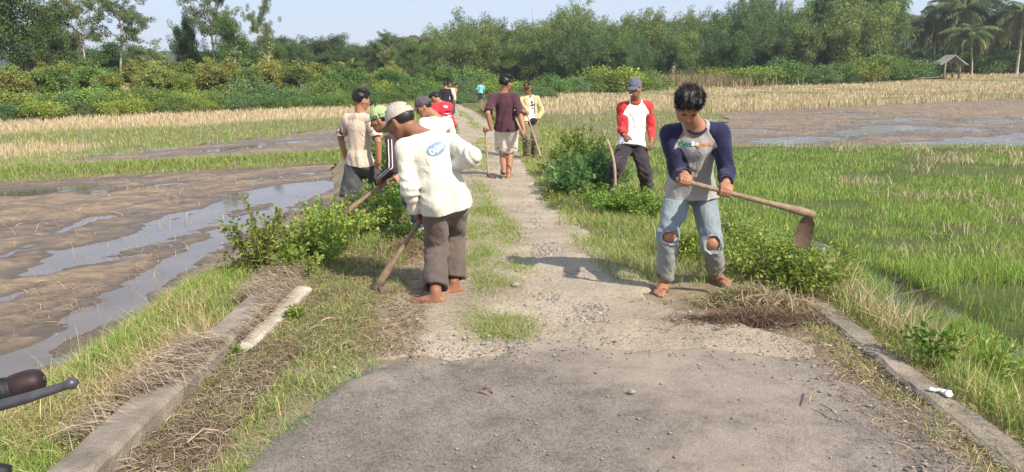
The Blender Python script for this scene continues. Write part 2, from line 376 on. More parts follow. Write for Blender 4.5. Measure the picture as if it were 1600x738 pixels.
# ---- dirt track and the end of the asphalt
PY = [-2, 4.3, 5.4, 7, 8.3, 11, 15.5, 19, 25, 29, 34, 43, 50, 60, 72]
PR = [2.0, 1.75, 1.05, .76, .64, .46, .30, .2, -.1, -.5, -.95, -1.9, -2.9, -4.4, -6.5]
PL = [-1.4, -1.1, -1.0, -1.0, -1.05, -1.15, -1.35, -1.5, -1.85, -2.1, -2.65, -3.5, -4.4, -6.0, -8.2]
def pathR(Y): return np.interp(Y, PY, PR)
def pathL(Y): return np.interp(Y, PY, PL)
def medx(Y): return np.interp(Y, [4.2, 4.6, 6.6, 10.7, 15, 25, 34, 50], [-.02, -.08, -.14, -.45, -.62, -1.0, -1.75, -3.6])
def strip(name, yy, xl, xr, n, lift, mat, dive, sd, rough_y=None, amp=.12, fade=(.10, -.12)):
    u = np.linspace(0, 1, n); L = xl(yy)[:, None]; Rr = xr(yy)[:, None]
    x = (L-.35+(Rr-L+.7)*u[None]); Y = np.repeat(yy[:, None], n, 1)
    e = np.minimum(x-L, Rr-x)+amp*fbm(x*3, Y*3, sd, 4)
    if rough_y is not None: e = np.minimum(e, (rough_y(x)-Y)+.10*np.sin(x*3.1+.6)+.07*np.sin(x*7.3)+amp*1.1*fbm(x*1.6, Y*1.6, sd+4, 5)+.10*fbm(x*11, Y*11, sd+9, 3))
    z = terrain(x, Y)+lift-dive*sstep(fade[0], fade[1], e)
    return x, Y, z, e
m, t, b, o = nodes('dusty_dirt'); pv = wpos(t)
c = ramp(t, noise(t, 1.6, 9, .65, pv), [(.3, (.32, .262, .19)), (.55, (.43, .36, .272)), (.75, (.52, .445, .35))])
vo = N(t, 'ShaderNodeTexVoronoi'); vo.inputs['Scale'].default_value = 26; t.links.new(pv, vo.inputs['Vector'])
grit = ramp(t, noise(t, 48, 7, .75, pv), [(.38, .42), (.53, 1.0), (.66, 1.3)]); c = mix(t, .55, c, grit, 'MULTIPLY')
peb = ramp(t, vo.outputs['Distance'], [(.0, 1.0), (.25, .0)]); pm = ramp(t, noise(t, 1.7, 4, .6, pv), [(.48, 0.0), (.62, .55)])
c = mix(t, math_n(t, 'MULTIPLY', peb, pm), c, (.5, .45, .38))
t.links.new(c, b.inputs['Base Color']); b.inputs['Roughness'].default_value = .95; b.inputs['Specular IOR Level'].default_value = .12
bump(t, b, math_n(t, 'ADD', math_n(t, 'MULTIPLY', math_n(t, 'MULTIPLY', peb, pm), .7), math_n(t, 'ADD', noise(t, 22, 6, .7, pv), math_n(t, 'MULTIPLY', noise(t, 110, 3, .6, pv), .5))), .8, .022)
yy = np.concatenate([np.arange(3.6, 13, .045), geo(13, 74, .06, 1.015)])
x, Y, z, e = strip('p', yy, pathL, pathR, 90, .022, m, .12, 31, None, .30)
# two wheel ruts either side of a low grassy crown
cx = medx(Y); z = z+.025*np.exp(-((x-cx)/.22)**2)*sstep(4.3, 4.7, Y)-.05*sstep(4.25, 3.95, Y+0*x)+.012*fbm(x*4, Y*4, 77, 3)
tag(mesh_np('dirt_path', np.stack([x, Y, z], -1), grid_faces(90, len(yy)), m, smooth=True), kind='structure')

m, t, b, o = nodes('worn_asphalt'); pv = wpos(t)
c = ramp(t, noise(t, 1.1, 9, .62, pv), [(.32, (.145, .123, .106)), (.55, (.205, .175, .150)), (.75, (.265, .227, .194))])
agg = N(t, 'ShaderNodeTexVoronoi'); agg.inputs['Scale'].default_value = 110; t.links.new(pv, agg.inputs['Vector'])
c = mix(t, .8, c, ramp(t, agg.outputs['Color'], [(.0, .45), (.5, .95), (.9, 1.2), (1.0, 1.9)]), 'MULTIPLY'); c = mix(t, .6, c, ramp(t, noise(t, 6, 9, .75, pv), [(.36, .62), (.5, 1.0), (.66, 1.2)]), 'MULTIPLY')
sx = N(t, 'ShaderNodeSeparateXYZ'); t.links.new(pv, sx.inputs[0])
dusty = math_n(t, 'ADD', noise(t, 1.5, 7, .7, pv), math_n(t, 'MULTIPLY', attr(t, 'dust').outputs['Fac'], .55))
c = mix(t, ramp(t, dusty, [(.60, 0.0), (1.05, .8)]), c, (.36, .30, .235))
t.links.new(c, b.inputs['Base Color']); b.inputs['Roughness'].default_value = .9; b.inputs['Specular IOR Level'].default_value = .2
bump(t, b, math_n(t, 'ADD', agg.outputs['Distance'], noise(t, 40, 6, .75, pv)), .35, .006)
yy = np.arange(-3, 4.9, .04)
asL = lambda Y: np.interp(Y, [-3, 2.4, 3.0, 3.6, 4.1, 4.6], [-1.30, -1.28, -1.2, -1.08, -.88, -.7])
asR = lambda Y: np.interp(Y, [-3, 2.8, 3.4, 4.0, 4.4], [2.2, 2.14, 2.08, 1.85, 1.6])
edge = lambda x: np.interp(x, [-1.3, -.9, -.4, 0, .6, 1.0, 1.4, 1.8], [3.75, 4.15, 4.28, 4.38, 4.50, 4.54, 4.46, 4.30])
x, Y, z, e = strip('a', yy, asL, asR, 140, .036, m, .07, 35, edge, .26, (.34, -.12))
dust = np.clip(np.exp(-((x-.95)/.55)**2)*.45+np.exp(-(np.clip(edge(x)-Y, 0, 9)/.40))*.95+.0, 0, 1)
tag(mesh_np('asphalt_road', np.stack([x, Y, z], -1), grid_faces(140, len(yy)), m, smooth=True, attrs={'dust': dust.ravel()}), kind='structure')

# ---- concrete kerbs
def concrete(name, c, moss=.4):
    m, t, b, o = nodes(name); v = wpos(t)
    k = ramp(t, noise(t, 5, 8, .65, v), [(.3, tuple(a*.62 for a in c)), (.55, c), (.75, tuple(min(1, a*1.3) for a in c))])
    k = mix(t, ramp(t, noise(t, 2.3, 7, .7, v), [(.5, 0.0), (.68, moss)]), k, (.10, .08, .055)); t.links.new(k, b.inputs['Base Color'])
    b.inputs['Roughness'].default_value = .93; b.inputs['Specular IOR Level'].default_value = .15
    bump(t, b, math_n(t, 'ADD', noise(t, 18, 8, .7, v), noise(t, 90, 4, .6, v)), .8, .015); return m
def kerb(name, y0, y1, prof, mat, sd, amp=.012, xoff=lambda y: 0*y):
    yy = np.arange(y0, y1, .04); P = []
    for (px, pz) in zip(*[np.concatenate([np.linspace(a, b, 5)[:-1] for a, b in zip(k[:-1], k[1:])]+[k[-1:]]) for k in (np.array(prof)[:, 0], np.array(prof)[:, 1])]): P.append((px, pz))
    P = np.array(P); x = P[None, :, 0]+xoff(yy)[:, None]; z = np.repeat(P[None, :, 1], len(yy), 0); Yg = np.repeat(yy[:, None], len(P), 1)
    s = P[None, :, 0]*9+P[None, :, 1]*13
    x = x+amp*fbm(s+0*Yg, Yg*4, sd, 4); chip = np.clip(fbm(s*.6, Yg*1.7, sd+7, 3)-.25, 0, 1)
    z = z+amp*.7*fbm(s+40, Yg*4, sd+3, 4)-.025*chip*(z > .03)
    n, mm = len(yy), len(P); v = np.stack([x+0*Yg, Yg, z], -1).reshape(-1, 3)
    f = grid_faces(mm, n); caps = [[0]+list(range(mm)), list(range((n-1)*mm, n*mm))]
    c = len(v); v = np.vstack([v, v[:mm].mean(0), v[-mm:].mean(0)])
    t = [[c, i+1, i] for i in range(mm-1)]+[[c+1, (n-1)*mm+i, (n-1)*mm+i+1] for i in range(mm-1)]
    return tag(mesh_np(name, v, [f, np.array(t)], mat, smooth=False), kind='structure')
kerb('concrete_kerb', -2, 5.36, [(-1.60, -.30), (-1.595, .10), (-1.615, .125), (-1.765, .12), (-1.785, .10), (-1.79, -.75)], concrete('old_kerb_concrete', (.30, .255, .205), .7), 11, .016)
kerb('concrete_kerb', -1, 5.05, [(2.01, -.15), (2.01, .035), (2.03, .05), (2.16, .045), (2.18, .02), (2.19, -.5)], concrete('flush_kerb_concrete', (.32, .27, .215), .6), 15, .02)
mb = MB(); rg = np.random.RandomState(3)
for (a, c2, w) in ((4.12, 4.70, .11), (4.72, 5.36, .12)):
    n = 12; yy = np.linspace(a, c2, n); prof = [(-w/2, -.08), (-w/2, .035), (-w/2+.02, .05), (w/2-.02, .045), (w/2, .03), (w/2, -.08)]
    v = np.array([[(-1.525+px+(y-4.7)*.03+.02*fbm(y*3, px*9, 5)), y, pz+.018+.018*fbm(y*5, px*20+3, 8)] for y in yy for px, pz in prof])
    mb.add(v, grid_faces(6, n), [[0, i+1, i] for i in range(1, 5)]+[[(n-1)*6, (n-1)*6+i, (n-1)*6+i+1] for i in range(1, 5)])
tag(mb.build('concrete_slab', concrete('pale_slab_concrete', (.5, .45, .37), .25), smooth=False), 'pale broken concrete slab lying in the grass beside the long raised kerb', 'slab')
# ================================================================== figures: implicit surfaces, meshed as one skin
class SDF:
    def __init__(s, lo, hi, h):
        s.lo = np.asarray(lo, float)-3*h; s.h = h
        s.n = np.ceil((np.asarray(hi, float)+3*h-s.lo)/h).astype(int)+1
        s.v = np.full(s.n, .2, np.float32)
        s.ax = [(s.lo[i]+h*np.arange(s.n[i])).astype(np.float32) for i in range(3)]
    def _sl(s, lo, hi):
        a = np.clip(np.floor((lo-s.lo)/s.h).astype(int), 0, s.n); b = np.clip(np.ceil((hi-s.lo)/s.h).astype(int)+1, 0, s.n)
        sl = tuple(slice(i, j) for i, j in zip(a, b))
        return sl, (s.ax[0][sl[0]][:, None, None], s.ax[1][sl[1]][None, :, None], s.ax[2][sl[2]][None, None, :])
    def _put(s, sl, d, k, sub):
        c = s.v[sl]
        if sub:
            d = -d
            if k > 0: hh = np.clip(.5-.5*(c-d)/k, 0, 1); s.v[sl] = c*(1-hh)+d*hh+k*hh*(1-hh)
            else: s.v[sl] = np.maximum(c, d)
        else:
            if k > 0: hh = np.clip(.5+.5*(c-d)/k, 0, 1); s.v[sl] = c*(1-hh)+d*hh-k*hh*(1-hh)
            else: s.v[sl] = np.minimum(c, d)
    def cone(s, a, b, ra, rb, k=.02, flat=None, cap_a=False, cap_b=False, sub=False, rm=None):
        """tapered limb a->b; flat = (axis, factor) squashes it along an axis; caps cut it flat at its ends"""
        a = np.asarray(a, float); b = np.asarray(b, float); f = 1.0
        if flat is not None: n, f = unit(flat[0]), flat[1]
        m = max(ra, rb, rm or 0)*max(1, f)+k+3*s.h
        sl, (x, y, z) = s._sl(np.minimum(a, b)-m, np.maximum(a, b)+m)
        d = b-a; L2 = float(d@d)+1e-12
        wx, wy, wz = x-a[0], y-a[1], z-a[2]
        t0 = (wx*d[0]+wy*d[1]+wz*d[2])/L2; t = np.clip(t0, 0, 1)
        qx, qy, qz = wx-t*d[0], wy-t*d[1], wz-t*d[2]
        if flat is not None:
            e = (qx*n[0]+qy*n[1]+qz*n[2])*(1/f-1); qx, qy, qz = qx+e*n[0], qy+e*n[1], qz+e*n[2]
        r = ra+(rb-ra)*t
        if rm is not None: r = r+(rm-(ra+rb)/2)*4*t*(1-t)
        dist = np.sqrt(qx*qx+qy*qy+qz*qz)-r
        if f < 1: dist = dist*(.5+.5*f)
        L = math.sqrt(L2)
        if cap_a: dist = np.maximum(dist, -t0*L)
        if cap_b: dist = np.maximum(dist, (t0-1)*L)
        s._put(sl, dist.astype(np.float32), k, sub); return s
    def chain(s, pts, rs, k=.012, **kw):
        for i in range(len(pts)-1): s.cone(pts[i], pts[i+1], rs[i], rs[i+1], k, **kw)
    def ell(s, c, axes, radii, k=.015, sub=False, clip=None):
        """ellipsoid; axes = rows of an orthonormal frame; clip = list of (point, outward normal) planes"""
        c = np.asarray(c, float); A = np.asarray(axes, float); rd = np.asarray(radii, float)
        m = rd.max()+k+3*s.h; sl, (x, y, z) = s._sl(c-m, c+m)
        wx, wy, wz = x-c[0], y-c[1], z-c[2]
        q = [(wx*A[i, 0]+wy*A[i, 1]+wz*A[i, 2]) for i in range(3)]
        k0 = np.sqrt(sum((q[i]/rd[i])**2 for i in range(3))); k1 = np.sqrt(sum((q[i]/rd[i]**2)**2 for i in range(3)))+1e-9
        d = k0*(k0-1)/k1
        for p, nn in (clip or []): d = np.maximum(d, (x-p[0])*nn[0]+(y-p[1])*nn[1]+(z-p[2])*nn[2])
        s._put(sl, d.astype(np.float32), k, sub); return s
    def cut(s, p, n):
        """keep the side of the plane that -n points to"""
        n = unit(n); x, y, z = s.ax
        d = ((x-p[0])*n[0])[:, None, None]+((y-p[1])*n[1])[None, :, None]+((z-p[2])*n[2])[None, None, :]
        s.v = np.maximum(s.v, d.astype(np.float32)); return s
    def where(s, band=.06):
        i = np.nonzero(np.abs(s.v) < band); return i, np.stack([s.ax[k][i[k]] for k in range(3)], 1)
    def mesh(s):
        v = s.v; n = v.shape; sg = v < 0
        c = np.zeros(tuple(k-1 for k in n), np.int8)
        for dx in (0, 1):
            for dy in (0, 1):
                for dz in (0, 1): c += sg[dx:n[0]-1+dx, dy:n[1]-1+dy, dz:n[2]-1+dz]
        I = np.nonzero((c > 0) & (c < 8)); m = len(I[0])
        if m == 0: return np.zeros((0, 3)), np.zeros((0, 4), int)
        idx = np.full(c.shape, -1, np.int32); idx[I] = np.arange(m)
        P = np.zeros((m, 3)); W_ = np.zeros(m)
        cor = [(dx, dy, dz) for dx in (0, 1) for dy in (0, 1) for dz in (0, 1)]
        val = {q: v[I[0]+q[0], I[1]+q[1], I[2]+q[2]].astype(float) for q in cor}
        for q in cor:
            for ax in range(3):
                if q[ax]: continue
                r = list(q); r[ax] = 1; r = tuple(r); a, b = val[q], val[r]; ok = (a < 0) != (b < 0)
                t = np.where(ok, a/np.where(ok, a-b, 1), 0)
                p = np.tile(np.array(q, float), (m, 1)); p[:, ax] = t
                P[ok] += p[ok]; W_[ok] += 1
        P = P/W_[:, None]+np.stack(I, 1); P = s.lo+P*s.h
        F = []
        for ax in range(3):
            o1, o2 = [k for k in range(3) if k != ax]
            s0 = [slice(None)]*3; s1 = [slice(None)]*3; s0[ax] = slice(0, -1); s1[ax] = slice(1, None)
            A, B = sg[tuple(s0)], sg[tuple(s1)]; E = np.array(np.nonzero(A != B))
            ok = (E[o1] > 0) & (E[o1] < n[o1]-1) & (E[o2] > 0) & (E[o2] < n[o2]-1); E = E[:, ok]
            inside = A[tuple(E)]
            def cell(d1, d2): q = E.copy(); q[o1] -= d1; q[o2] -= d2; return idx[tuple(q)]
            f = np.stack([cell(1, 1), cell(0, 1), cell(0, 0), cell(1, 0)], 1)
            flip = inside if ax != 1 else ~inside
            f[~flip] = f[~flip][:, ::-1]; F.append(f)
        F = np.concatenate(F); F = F[(F >= 0).all(1)]
        return P, F
def folds(g, amp, freq, axis, seed, stretch=3.0, band=.05, fn=None):
    """cloth folds: smooth ripples stretched along `axis`"""
    i, p = g.where(band); r = np.random.RandomState(seed); ax = unit(axis); acc = 0
    p = p+.03*np.stack([np.sin(p@r.randn(3)*9+r.rand()*6) for _ in range(3)], 1)
    for k in range(7):
        w = r.randn(3); w = w-ax*(w@ax)*(1-1/stretch); w = unit(w)*freq*(.6+1.3*r.rand()); acc = acc+((1-np.abs(np.sin((p@w+r.rand()*6.28)*.5)))*2.6-.95 if k % 2 else np.sin(p@w+r.rand()*6.28))/(1+.25*k)
    a = amp if fn is None else amp*fn(p)
    g.v[i] += (a*acc/2.2).astype(np.float32)

def frame(f, up): f = unit(f); r = unit(np.cross(f, up)); u = np.cross(r, f); return r, f, u      # right, forward, up
# ---- hands
def grip_hand(g, c, axis, toward, side, rh, sz=1.0, thumb=1.0):
    """fist round a handle: c on the handle's axis, toward = elbow, side = which face of the handle the palm lies on; returns the wrist"""
    a = unit(axis); e = toward-c; e = unit(e-a*(e@a)); n = np.cross(a, e)*side; n = unit(n)
    k = .010
    wrist = c+n*(rh+.016*sz)+e*.088*sz
    for j in range(4):                                   # four fingers curled round, unequal
        off = a*(j-1.5)*.0205*sz*thumb; R_ = rh+.0085*sz; sweep = (235, 245, 240, 215)[j]
        th = np.radians(np.linspace(25, sweep, 6)); P = [c+off*(1-.06*i)+R_*(math.cos(q)*n-math.sin(q)*e) for i, q in enumerate(th)]
        g.cone(c+off+n*(rh+.013*sz)+e*.03*sz, P[0], .0125*sz, .0105*sz, k)
        for i in range(5): g.cone(P[i], P[i+1], (.0100-.0004*i)*sz, (.0098-.0005*i)*sz, .003)
    g.cone(wrist, c+n*(rh+.014*sz)+e*.012*sz, .024*sz, .031*sz, .02, flat=(n, .55))
    g.cone(c+n*(rh+.014*sz)+e*.02*sz+a*.022*sz, c+n*(rh+.014*sz)+e*.02*sz-a*.026*sz, .017*sz, .017*sz, .015)
    t0 = wrist-e*.025*sz-a*thumb*.016*sz; t1 = c+e*(rh+.018)*sz-a*thumb*.038*sz+n*.008; t2 = c+e*(rh*.4)-n*(rh+.010)-a*thumb*.036*sz; t3 = c-e*(rh*.9)-n*(rh+.008)-a*thumb*.022*sz
    g.chain([t0, t1, t2, t3], [.0155*sz, .0125*sz, .0105*sz, .0085*sz], .006)
    return wrist
def grip_wrist(c, axis, toward, side, rh, sz=1.0):
    a = unit(axis); e = toward-c; e = unit(e-a*(e@a)); n = unit(np.cross(a, e)*side); return c+n*(rh+.016*sz)+e*.088*sz
def loose_hand(g, wrist, d, palm, th_side, sz=1.0, curl=.35):
    """hanging hand: d = along the fingers, palm = the way the palm faces, th_side = where the thumb is"""
    d = unit(d); palm = unit(palm-d*(palm@d)); s_ = unit(np.cross(d, palm)); s_ = s_ if s_@th_side > 0 else -s_
    g.cone(wrist, wrist+d*.075*sz, .023*sz, .031*sz, .015, flat=(palm, .55))
    for j, (L, o) in enumerate(((.068, .029), (.076, .010), (.070, -.010), (.055, -.028))):
        p = wrist+d*.078*sz+s_*o*sz; a = curl; P = [p-d*.02*sz]
        P.append(p)
        for i in range(3):
            a += (.18, .34, .30)[i]+curl*.35; P.append(P[-1]+(d*math.cos(a)+palm*math.sin(a))*L*sz*(.44, .31, .25)[i])
        g.chain(P, [.0105*sz, .0098*sz, .0092*sz, .0085*sz, .0072*sz], .004)
    q0 = wrist+d*.02*sz+s_*.018*sz; q1 = wrist+d*.052*sz+s_*.043*sz+palm*.012; q2 = q1+(d*.8+palm*.45)*.034*sz; q3 = q2+(d*.9+palm*.4-s_*.15)*.026*sz
    g.chain([q0, q1, q2, q3], [.0155*sz, .0125*sz, .0105*sz, .0085*sz], .006)
# ---- foot
def foot(g, ank, toe_d, sz=1.0, bare=True):
    """ankle joint about .075 above the sole, toes along toe_d"""
    f = unit(V(toe_d[0], toe_d[1], 0)); r = V(f[1], -f[0], 0); s0 = ank-V(0, 0, .072*sz)
    U = V(0, 0, 1)
    g.cone(ank+U*.03, ank-f*.012*sz-U*.02*sz, .038*sz, .034*sz, .02)
    g.cone(s0-f*.045*sz+U*.03*sz, s0+f*.01*sz+U*.032*sz, .031*sz, .03*sz, .02)
    g.cone(ank-U*.025*sz+f*.015*sz, s0+f*.135*sz+U*.022*sz, .035*sz, .022*sz, .025)
    for o in (-.022, .0, .024): g.cone(s0+f*.0*sz+r*o*.7*sz+U*.024*sz, s0+f*.15*sz+r*o*sz*1.1+U*.017*sz, .024*sz, .0175*sz, .02)
    if bare:
        for sgn in (1,):
            for j, o in enumerate((-.036, -.016, .002, .019, .034)):
                L = (.062, .06, .053, .044, .033)[j]; rr = (.0135, .0098, .0092, .0088, .0082)[j]
                q = s0+f*(.148-.012*abs(j-1))*sz+r*o*sz*foot.side+U*.015*sz
                g.chain([q, q+f*L*.5*sz+U*.002, q+f*L*sz-U*.003], [rr*1.05*sz, rr*sz, rr*.92*sz], .004)
foot.side = 1
# ---- head
def head_sdf(g, c, fr, s, k=.02):
    r, f, u = fr; A = np.array([r, f, u])
    g.ell(c+u*.028*s-f*.012*s, A, V(.076, .096, .090)*s, k)
    g.ell(c-u*.028*s+f*.026*s, A, V(.060, .066, .082)*s, .025)
    g.cone(c-u*.078*s+f*.052*s-r*.014*s, c-u*.078*s+f*.052*s+r*.014*s, .026*s, .026*s, .02)     # chin
    for q in (-1, 1):
        g.cone(c-u*.03*s+r*q*.05*s-f*.005*s, c-u*.065*s+r*q*.03*s+f*.04*s, .024*s, .022*s, .02)   # jaw
        g.cone(c-u*.012*s+r*q*.044*s+f*.056*s, c-u*.016*s+r*q*.058*s+f*.03*s, .021*s, .020*s, .015)  # cheekbone
        g.ell(c+u*.006*s+r*q*.031*s+f*.088*s, A, V(.017, .014, .011)*s, .012, sub=True)              # eye socket
        g.cone(c+u*.022*s+r*q*.012*s+f*.076*s, c+u*.021*s+r*q*.046*s+f*.066*s, .011*s, .010*s, .01)  # brow
        g.ell(c-u*.006*s+r*q*.077*s-f*.008*s, np.array([unit(r-f*.35*q*0-f*.3), unit(f+r*.3), u]), V(.010, .021, .032)*s, .006)  # ear
    g.cone(c+u*.012*s+f*.081*s, c-u*.024*s+f*.102*s, .0085*s, .0125*s, .008)                       # nose
    g.cone(c-u*.027*s+f*.090*s-r*.011*s, c-u*.027*s+f*.090*s+r*.011*s, .0085*s, .0085*s, .006)
    g.cone(c-u*.047*s+f*.083*s-r*.017*s, c-u*.047*s+f*.083*s+r*.017*s, .0075*s, .0075*s, .006)   # lips
    g.cone(c-u*.057*s+f*.081*s-r*.013*s, c-u*.057*s+f*.081*s+r*.013*s, .008*s, .008*s, .006)

SKIN = {}
def skin(name, c):
    m, t, b, o = nodes(name); v = objco(t)
    col = ramp(t, noise(t, 14, 5, .6, v), [(.3, tuple(x*.85 for x in c)), (.7, tuple(x*1.12 for x in c))])
    t.links.new(col, b.inputs['Base Color']); b.inputs['Roughness'].default_value = .5; b.inputs['Specular IOR Level'].default_value = .35
    b.inputs['Subsurface Weight'].default_value = .06; b.inputs['Subsurface Radius'].default_value = (.01, .004, .002)
    bump(t, b, noise(t, 160, 3, .6, v), .25, .002); return m
M['skin_a'] = skin('sun_browned_skin', (.36, .175, .10)); M['skin_b'] = skin('dark_tanned_skin', (.27, .125, .072))
M['eye'] = plain('eye_dark', (.03, .02, .015), .25, 0, bmp=0); M['brow'] = plain('brow_hair', (.012, .010, .009), .8, 0, bmp=0)
M['lip'] = plain('lip', (.30, .115, .085), .5, .1, bmp=0)
M['hair'] = plain('black_hair', (.012, .0105, .010), .42, .3, 40, .4, 300, .003, spec=.5)

class Person:
    """joints in world metres: P pelvis, N neck base, Hd head centre, S/E/W/HP/K/A for the two sides 0,1"""
    def __init__(s, label, base, s_=1.0, res=.008, group='road work crew', skin_m='skin_a', seed=1):
        s.s = s_; s.res = res; s.label = label; s.base = np.asarray(base, float); s.skin = M[skin_m]; s.seed = seed; s.hk = 1.0; s.hands = [None, None]; s.toes = [None, None]
        s.root = empty('person', base, 0, label, 'person', group); s.hr = min(res, .005)
    def obj(s, name, g, mat, parent=None, split=None, extra=None):
        P, F = g.mesh()
        if extra is not None:
            P2, F2 = extra; F = np.concatenate([F, F2+len(P)]); P = np.concatenate([P, P2])
        return s.put(name, P, F, mat, parent)
    def put(s, name, P, F, mat, parent=None, smooth=True):
        u = np.unique(F); re = np.zeros(len(P), int); re[u] = np.arange(len(u))
        return mesh_np(name, (P-s.base)[u], re[F], mat, parent or s.root, smooth=smooth)
    def bounds(s, pts, m): pts = np.array(pts); return pts.min(0)-m, pts.max(0)+m
    def body(s):
        k = s.s; pts = [s.Hd, s.P, s.N]+s.S+s.E+s.W+s.K+s.A
        g = SDF(*s.bounds(pts, .22*k), s.res)
        r = unit(s.S[1]-s.S[0]); up = unit(s.N-s.P); fw = unit(np.cross(up, r)) if s.face is None else unit(s.face-up*(s.face@up))
        Cc = s.P+(s.N-s.P)*.68
        g.cone(s.P, Cc, .105*k, .128*k, .02, flat=(fw, .72)); g.cone(Cc, s.N-up*.05, .135*k, .075*k, .03, flat=(fw, .7))
        g.cone(s.N-up*.01, s.Hd-s.fr[2]*.03*k-s.fr[1]*.015*k, .056*k, .054*k, .03)
        head_sdf(g, s.Hd, s.fr, k*s.hk)
        for i in (0, 1):
            g.cone(Cc+(s.N-Cc)*.75, s.S[i], .06*k, .055*k, .03)
            g.cone(s.S[i], s.E[i], .049*k, .037*k, .02, rm=.046*k); g.cone(s.E[i], s.W[i], .039*k, .026*k, .012, rm=.037*k)
            g.cone(s.P-up*.02, s.HP[i], .075*k, .066*k, .02); g.cone(s.HP[i], s.K[i], .068*k, .052*k, .015); g.cone(s.K[i], s.A[i], .054*k, .035*k, .015, rm=.052*k)
            foot.side = 1 if i == s.rside else -1
            if s.toes[i] is not None: foot(g, s.A[i], s.toes[i], k)
        if s.res <= .0085:
            P, F = g.mesh(); allP, allF = [P], [F]; n = len(P)
            h = SDF(s.Hd-.16*k, s.Hd+.16*k, .0042); head_sdf(h, s.Hd, s.fr, k*s.hk); P, F = h.mesh(); allP.append(P); allF.append(F+n); n += len(P)
            for i in (0, 1):
                if s.hands[i] is None: continue
                h = SDF(s.W[i]-.22*k, s.W[i]+.22*k, .0042); s.hands[i](h); h.cone(s.W[i]+(s.E[i]-s.W[i])*.2, s.W[i], .029*k, .025*k, .012); P, F = h.mesh(); allP.append(P); allF.append(F+n); n += len(P)
                if s.toes[i] is not None:
                    foot.side = 1 if i == s.rside else -1
                    h = SDF(s.A[i]-V(.27, .27, .10), s.A[i]+V(.27, .27, .12), .0042); foot(h, s.A[i], s.toes[i], k); h.cone(s.A[i]+(s.K[i]-s.A[i])*.15, s.A[i], .037*k, .036*k, .015); P, F = h.mesh(); allP.append(P); allF.append(F+n); n += len(P)
            s.put('body', np.concatenate(allP), np.concatenate(allF), s.skin)
        else:
            for i in (0, 1):
                if s.hands[i] is not None: s.hands[i](g)
            s.obj('body', g, s.skin)
        r_, f, u = s.fr; c = s.Hd; k = k*s.hk
        for q in (-1, 1):
            mb = MB(); bm = bmesh.new(); bmesh.ops.create_uvsphere(bm, u_segments=8, v_segments=6, radius=.0115*k)
            bm.verts.index_update(); vv = np.array([v.co[:] for v in bm.verts]); t = [[w.index for w in f_.verts] for f_ in bm.faces if len(f_.verts) == 3]; qd = [[w.index for w in f_.verts] for f_ in bm.faces if len(f_.verts) == 4]; bm.free()
            mb.add(vv*V(1.15, .8, .65)@np.array([r_, f, u])+(c+u*.006*k+r_*q*.031*k+f*.0745*k-s.base), qd, t); mb.build('eye', M['eye'], s.root)
            mb = MB(); mb.tube([c+u*.020*k+r_*q*.013*k+f*.0885*k-s.base, c+u*.026*k+r_*q*.03*k+f*.0835*k-s.base, c+u*.021*k+r_*q*.047*k+f*.074*k-s.base], [.003, .004, .002], 6); mb.build('eyebrow', M['brow'], s.root)
        mb = MB(); mb.tube([c-u*.051*k+r_*.02*k+f*.0855*k-s.base, c-u*.049*k+f*.092*k-s.base, c-u*.051*k-r_*.02*k+f*.0855*k-s.base], [.002, .0055, .002], 6); mb.build('lips', M['lip'], s.root)
    def hair(s, spiky=1.0, n=5200, under=False):
        k = s.s*s.hk; r, f, u = s.fr; c = s.Hd; A = np.array([r, f, u])
        if under:                                        # cropped hair showing below a cap
            g = SDF(c-.2*k, c+.2*k, max(.005, s.hr))
            g.ell(c+u*.026*k-f*.014*k, A, V(.0785, .0985, .085)*k, .01, clip=[(c+u*.03*k, u), (c+f*.035*k, f), (c-u*.05*k, -u)])
            for q in (-1, 1): g.ell(c+r*q*.09*k-u*.02*k+f*.0*k, A, V(.04, .028, .045)*k, .01, sub=True)
            s.obj('hair', g, M['hair']); return
        g = SDF(c-.2*k, c+.2*k, max(.005, s.hr))
        g.ell(c+u*.034*k-f*.016*k, A, V(.083, .102, .097)*k, .01, clip=[(c+u*.058*k+f*.055*k, unit(f*.9-u*.45)), (c-u*.045*k, unit(-u-f*.25))])
        for q in (-1, 1): g.ell(c+r*q*.09*k-u*.012*k+f*.012*k, A, V(.04, .028, .045)*k, .01, sub=True)
        for q in (-.05, 0, .05): g.cone(c+u*.105*k+r*q*k-f*.02*k, c+u*.10*k+r*q*.9*k+f*.05*k, .035*k, .022*k, .02)
        folds(g, .0035*spiky, 70, f+u*.3, s.seed, 5)
        P, F = g.mesh()
        # loose tufts standing off the hair mass
        rg = np.random.RandomState(s.seed); ctr = P[F].mean(1); nn = np.cross(P[F[:, 1]]-P[F[:, 0]], P[F[:, 2]]-P[F[:, 0]]); nn /= np.linalg.norm(nn, axis=1)[:, None]+1e-9
        ok = np.nonzero(((ctr-c)@u > -.03*k))[0]; pick = ok[rg.randint(len(ok), size=n)]
        b = ctr[pick]; d = nn[pick]*.45+rg.randn(n, 3)*.22+f*.75*np.sign((b-c)@f+.03)[:, None]*.6+u*.05; d /= np.linalg.norm(d, axis=1)[:, None]
        L = (.012+.018*rg.rand(n))*spiky*k; w = np.cross(d, rg.randn(n, 3)); w /= np.linalg.norm(w, axis=1)[:, None]
        T = np.stack([b-w*.0013, b+w*.0013, b+d*L[:, None]], 1).reshape(-1, 3); tf = np.arange(3*n).reshape(-1, 3)
        mesh_np('hair', np.concatenate([P, T])-s.base, [F, tf+len(P)], M['hair'], s.root, smooth=True)
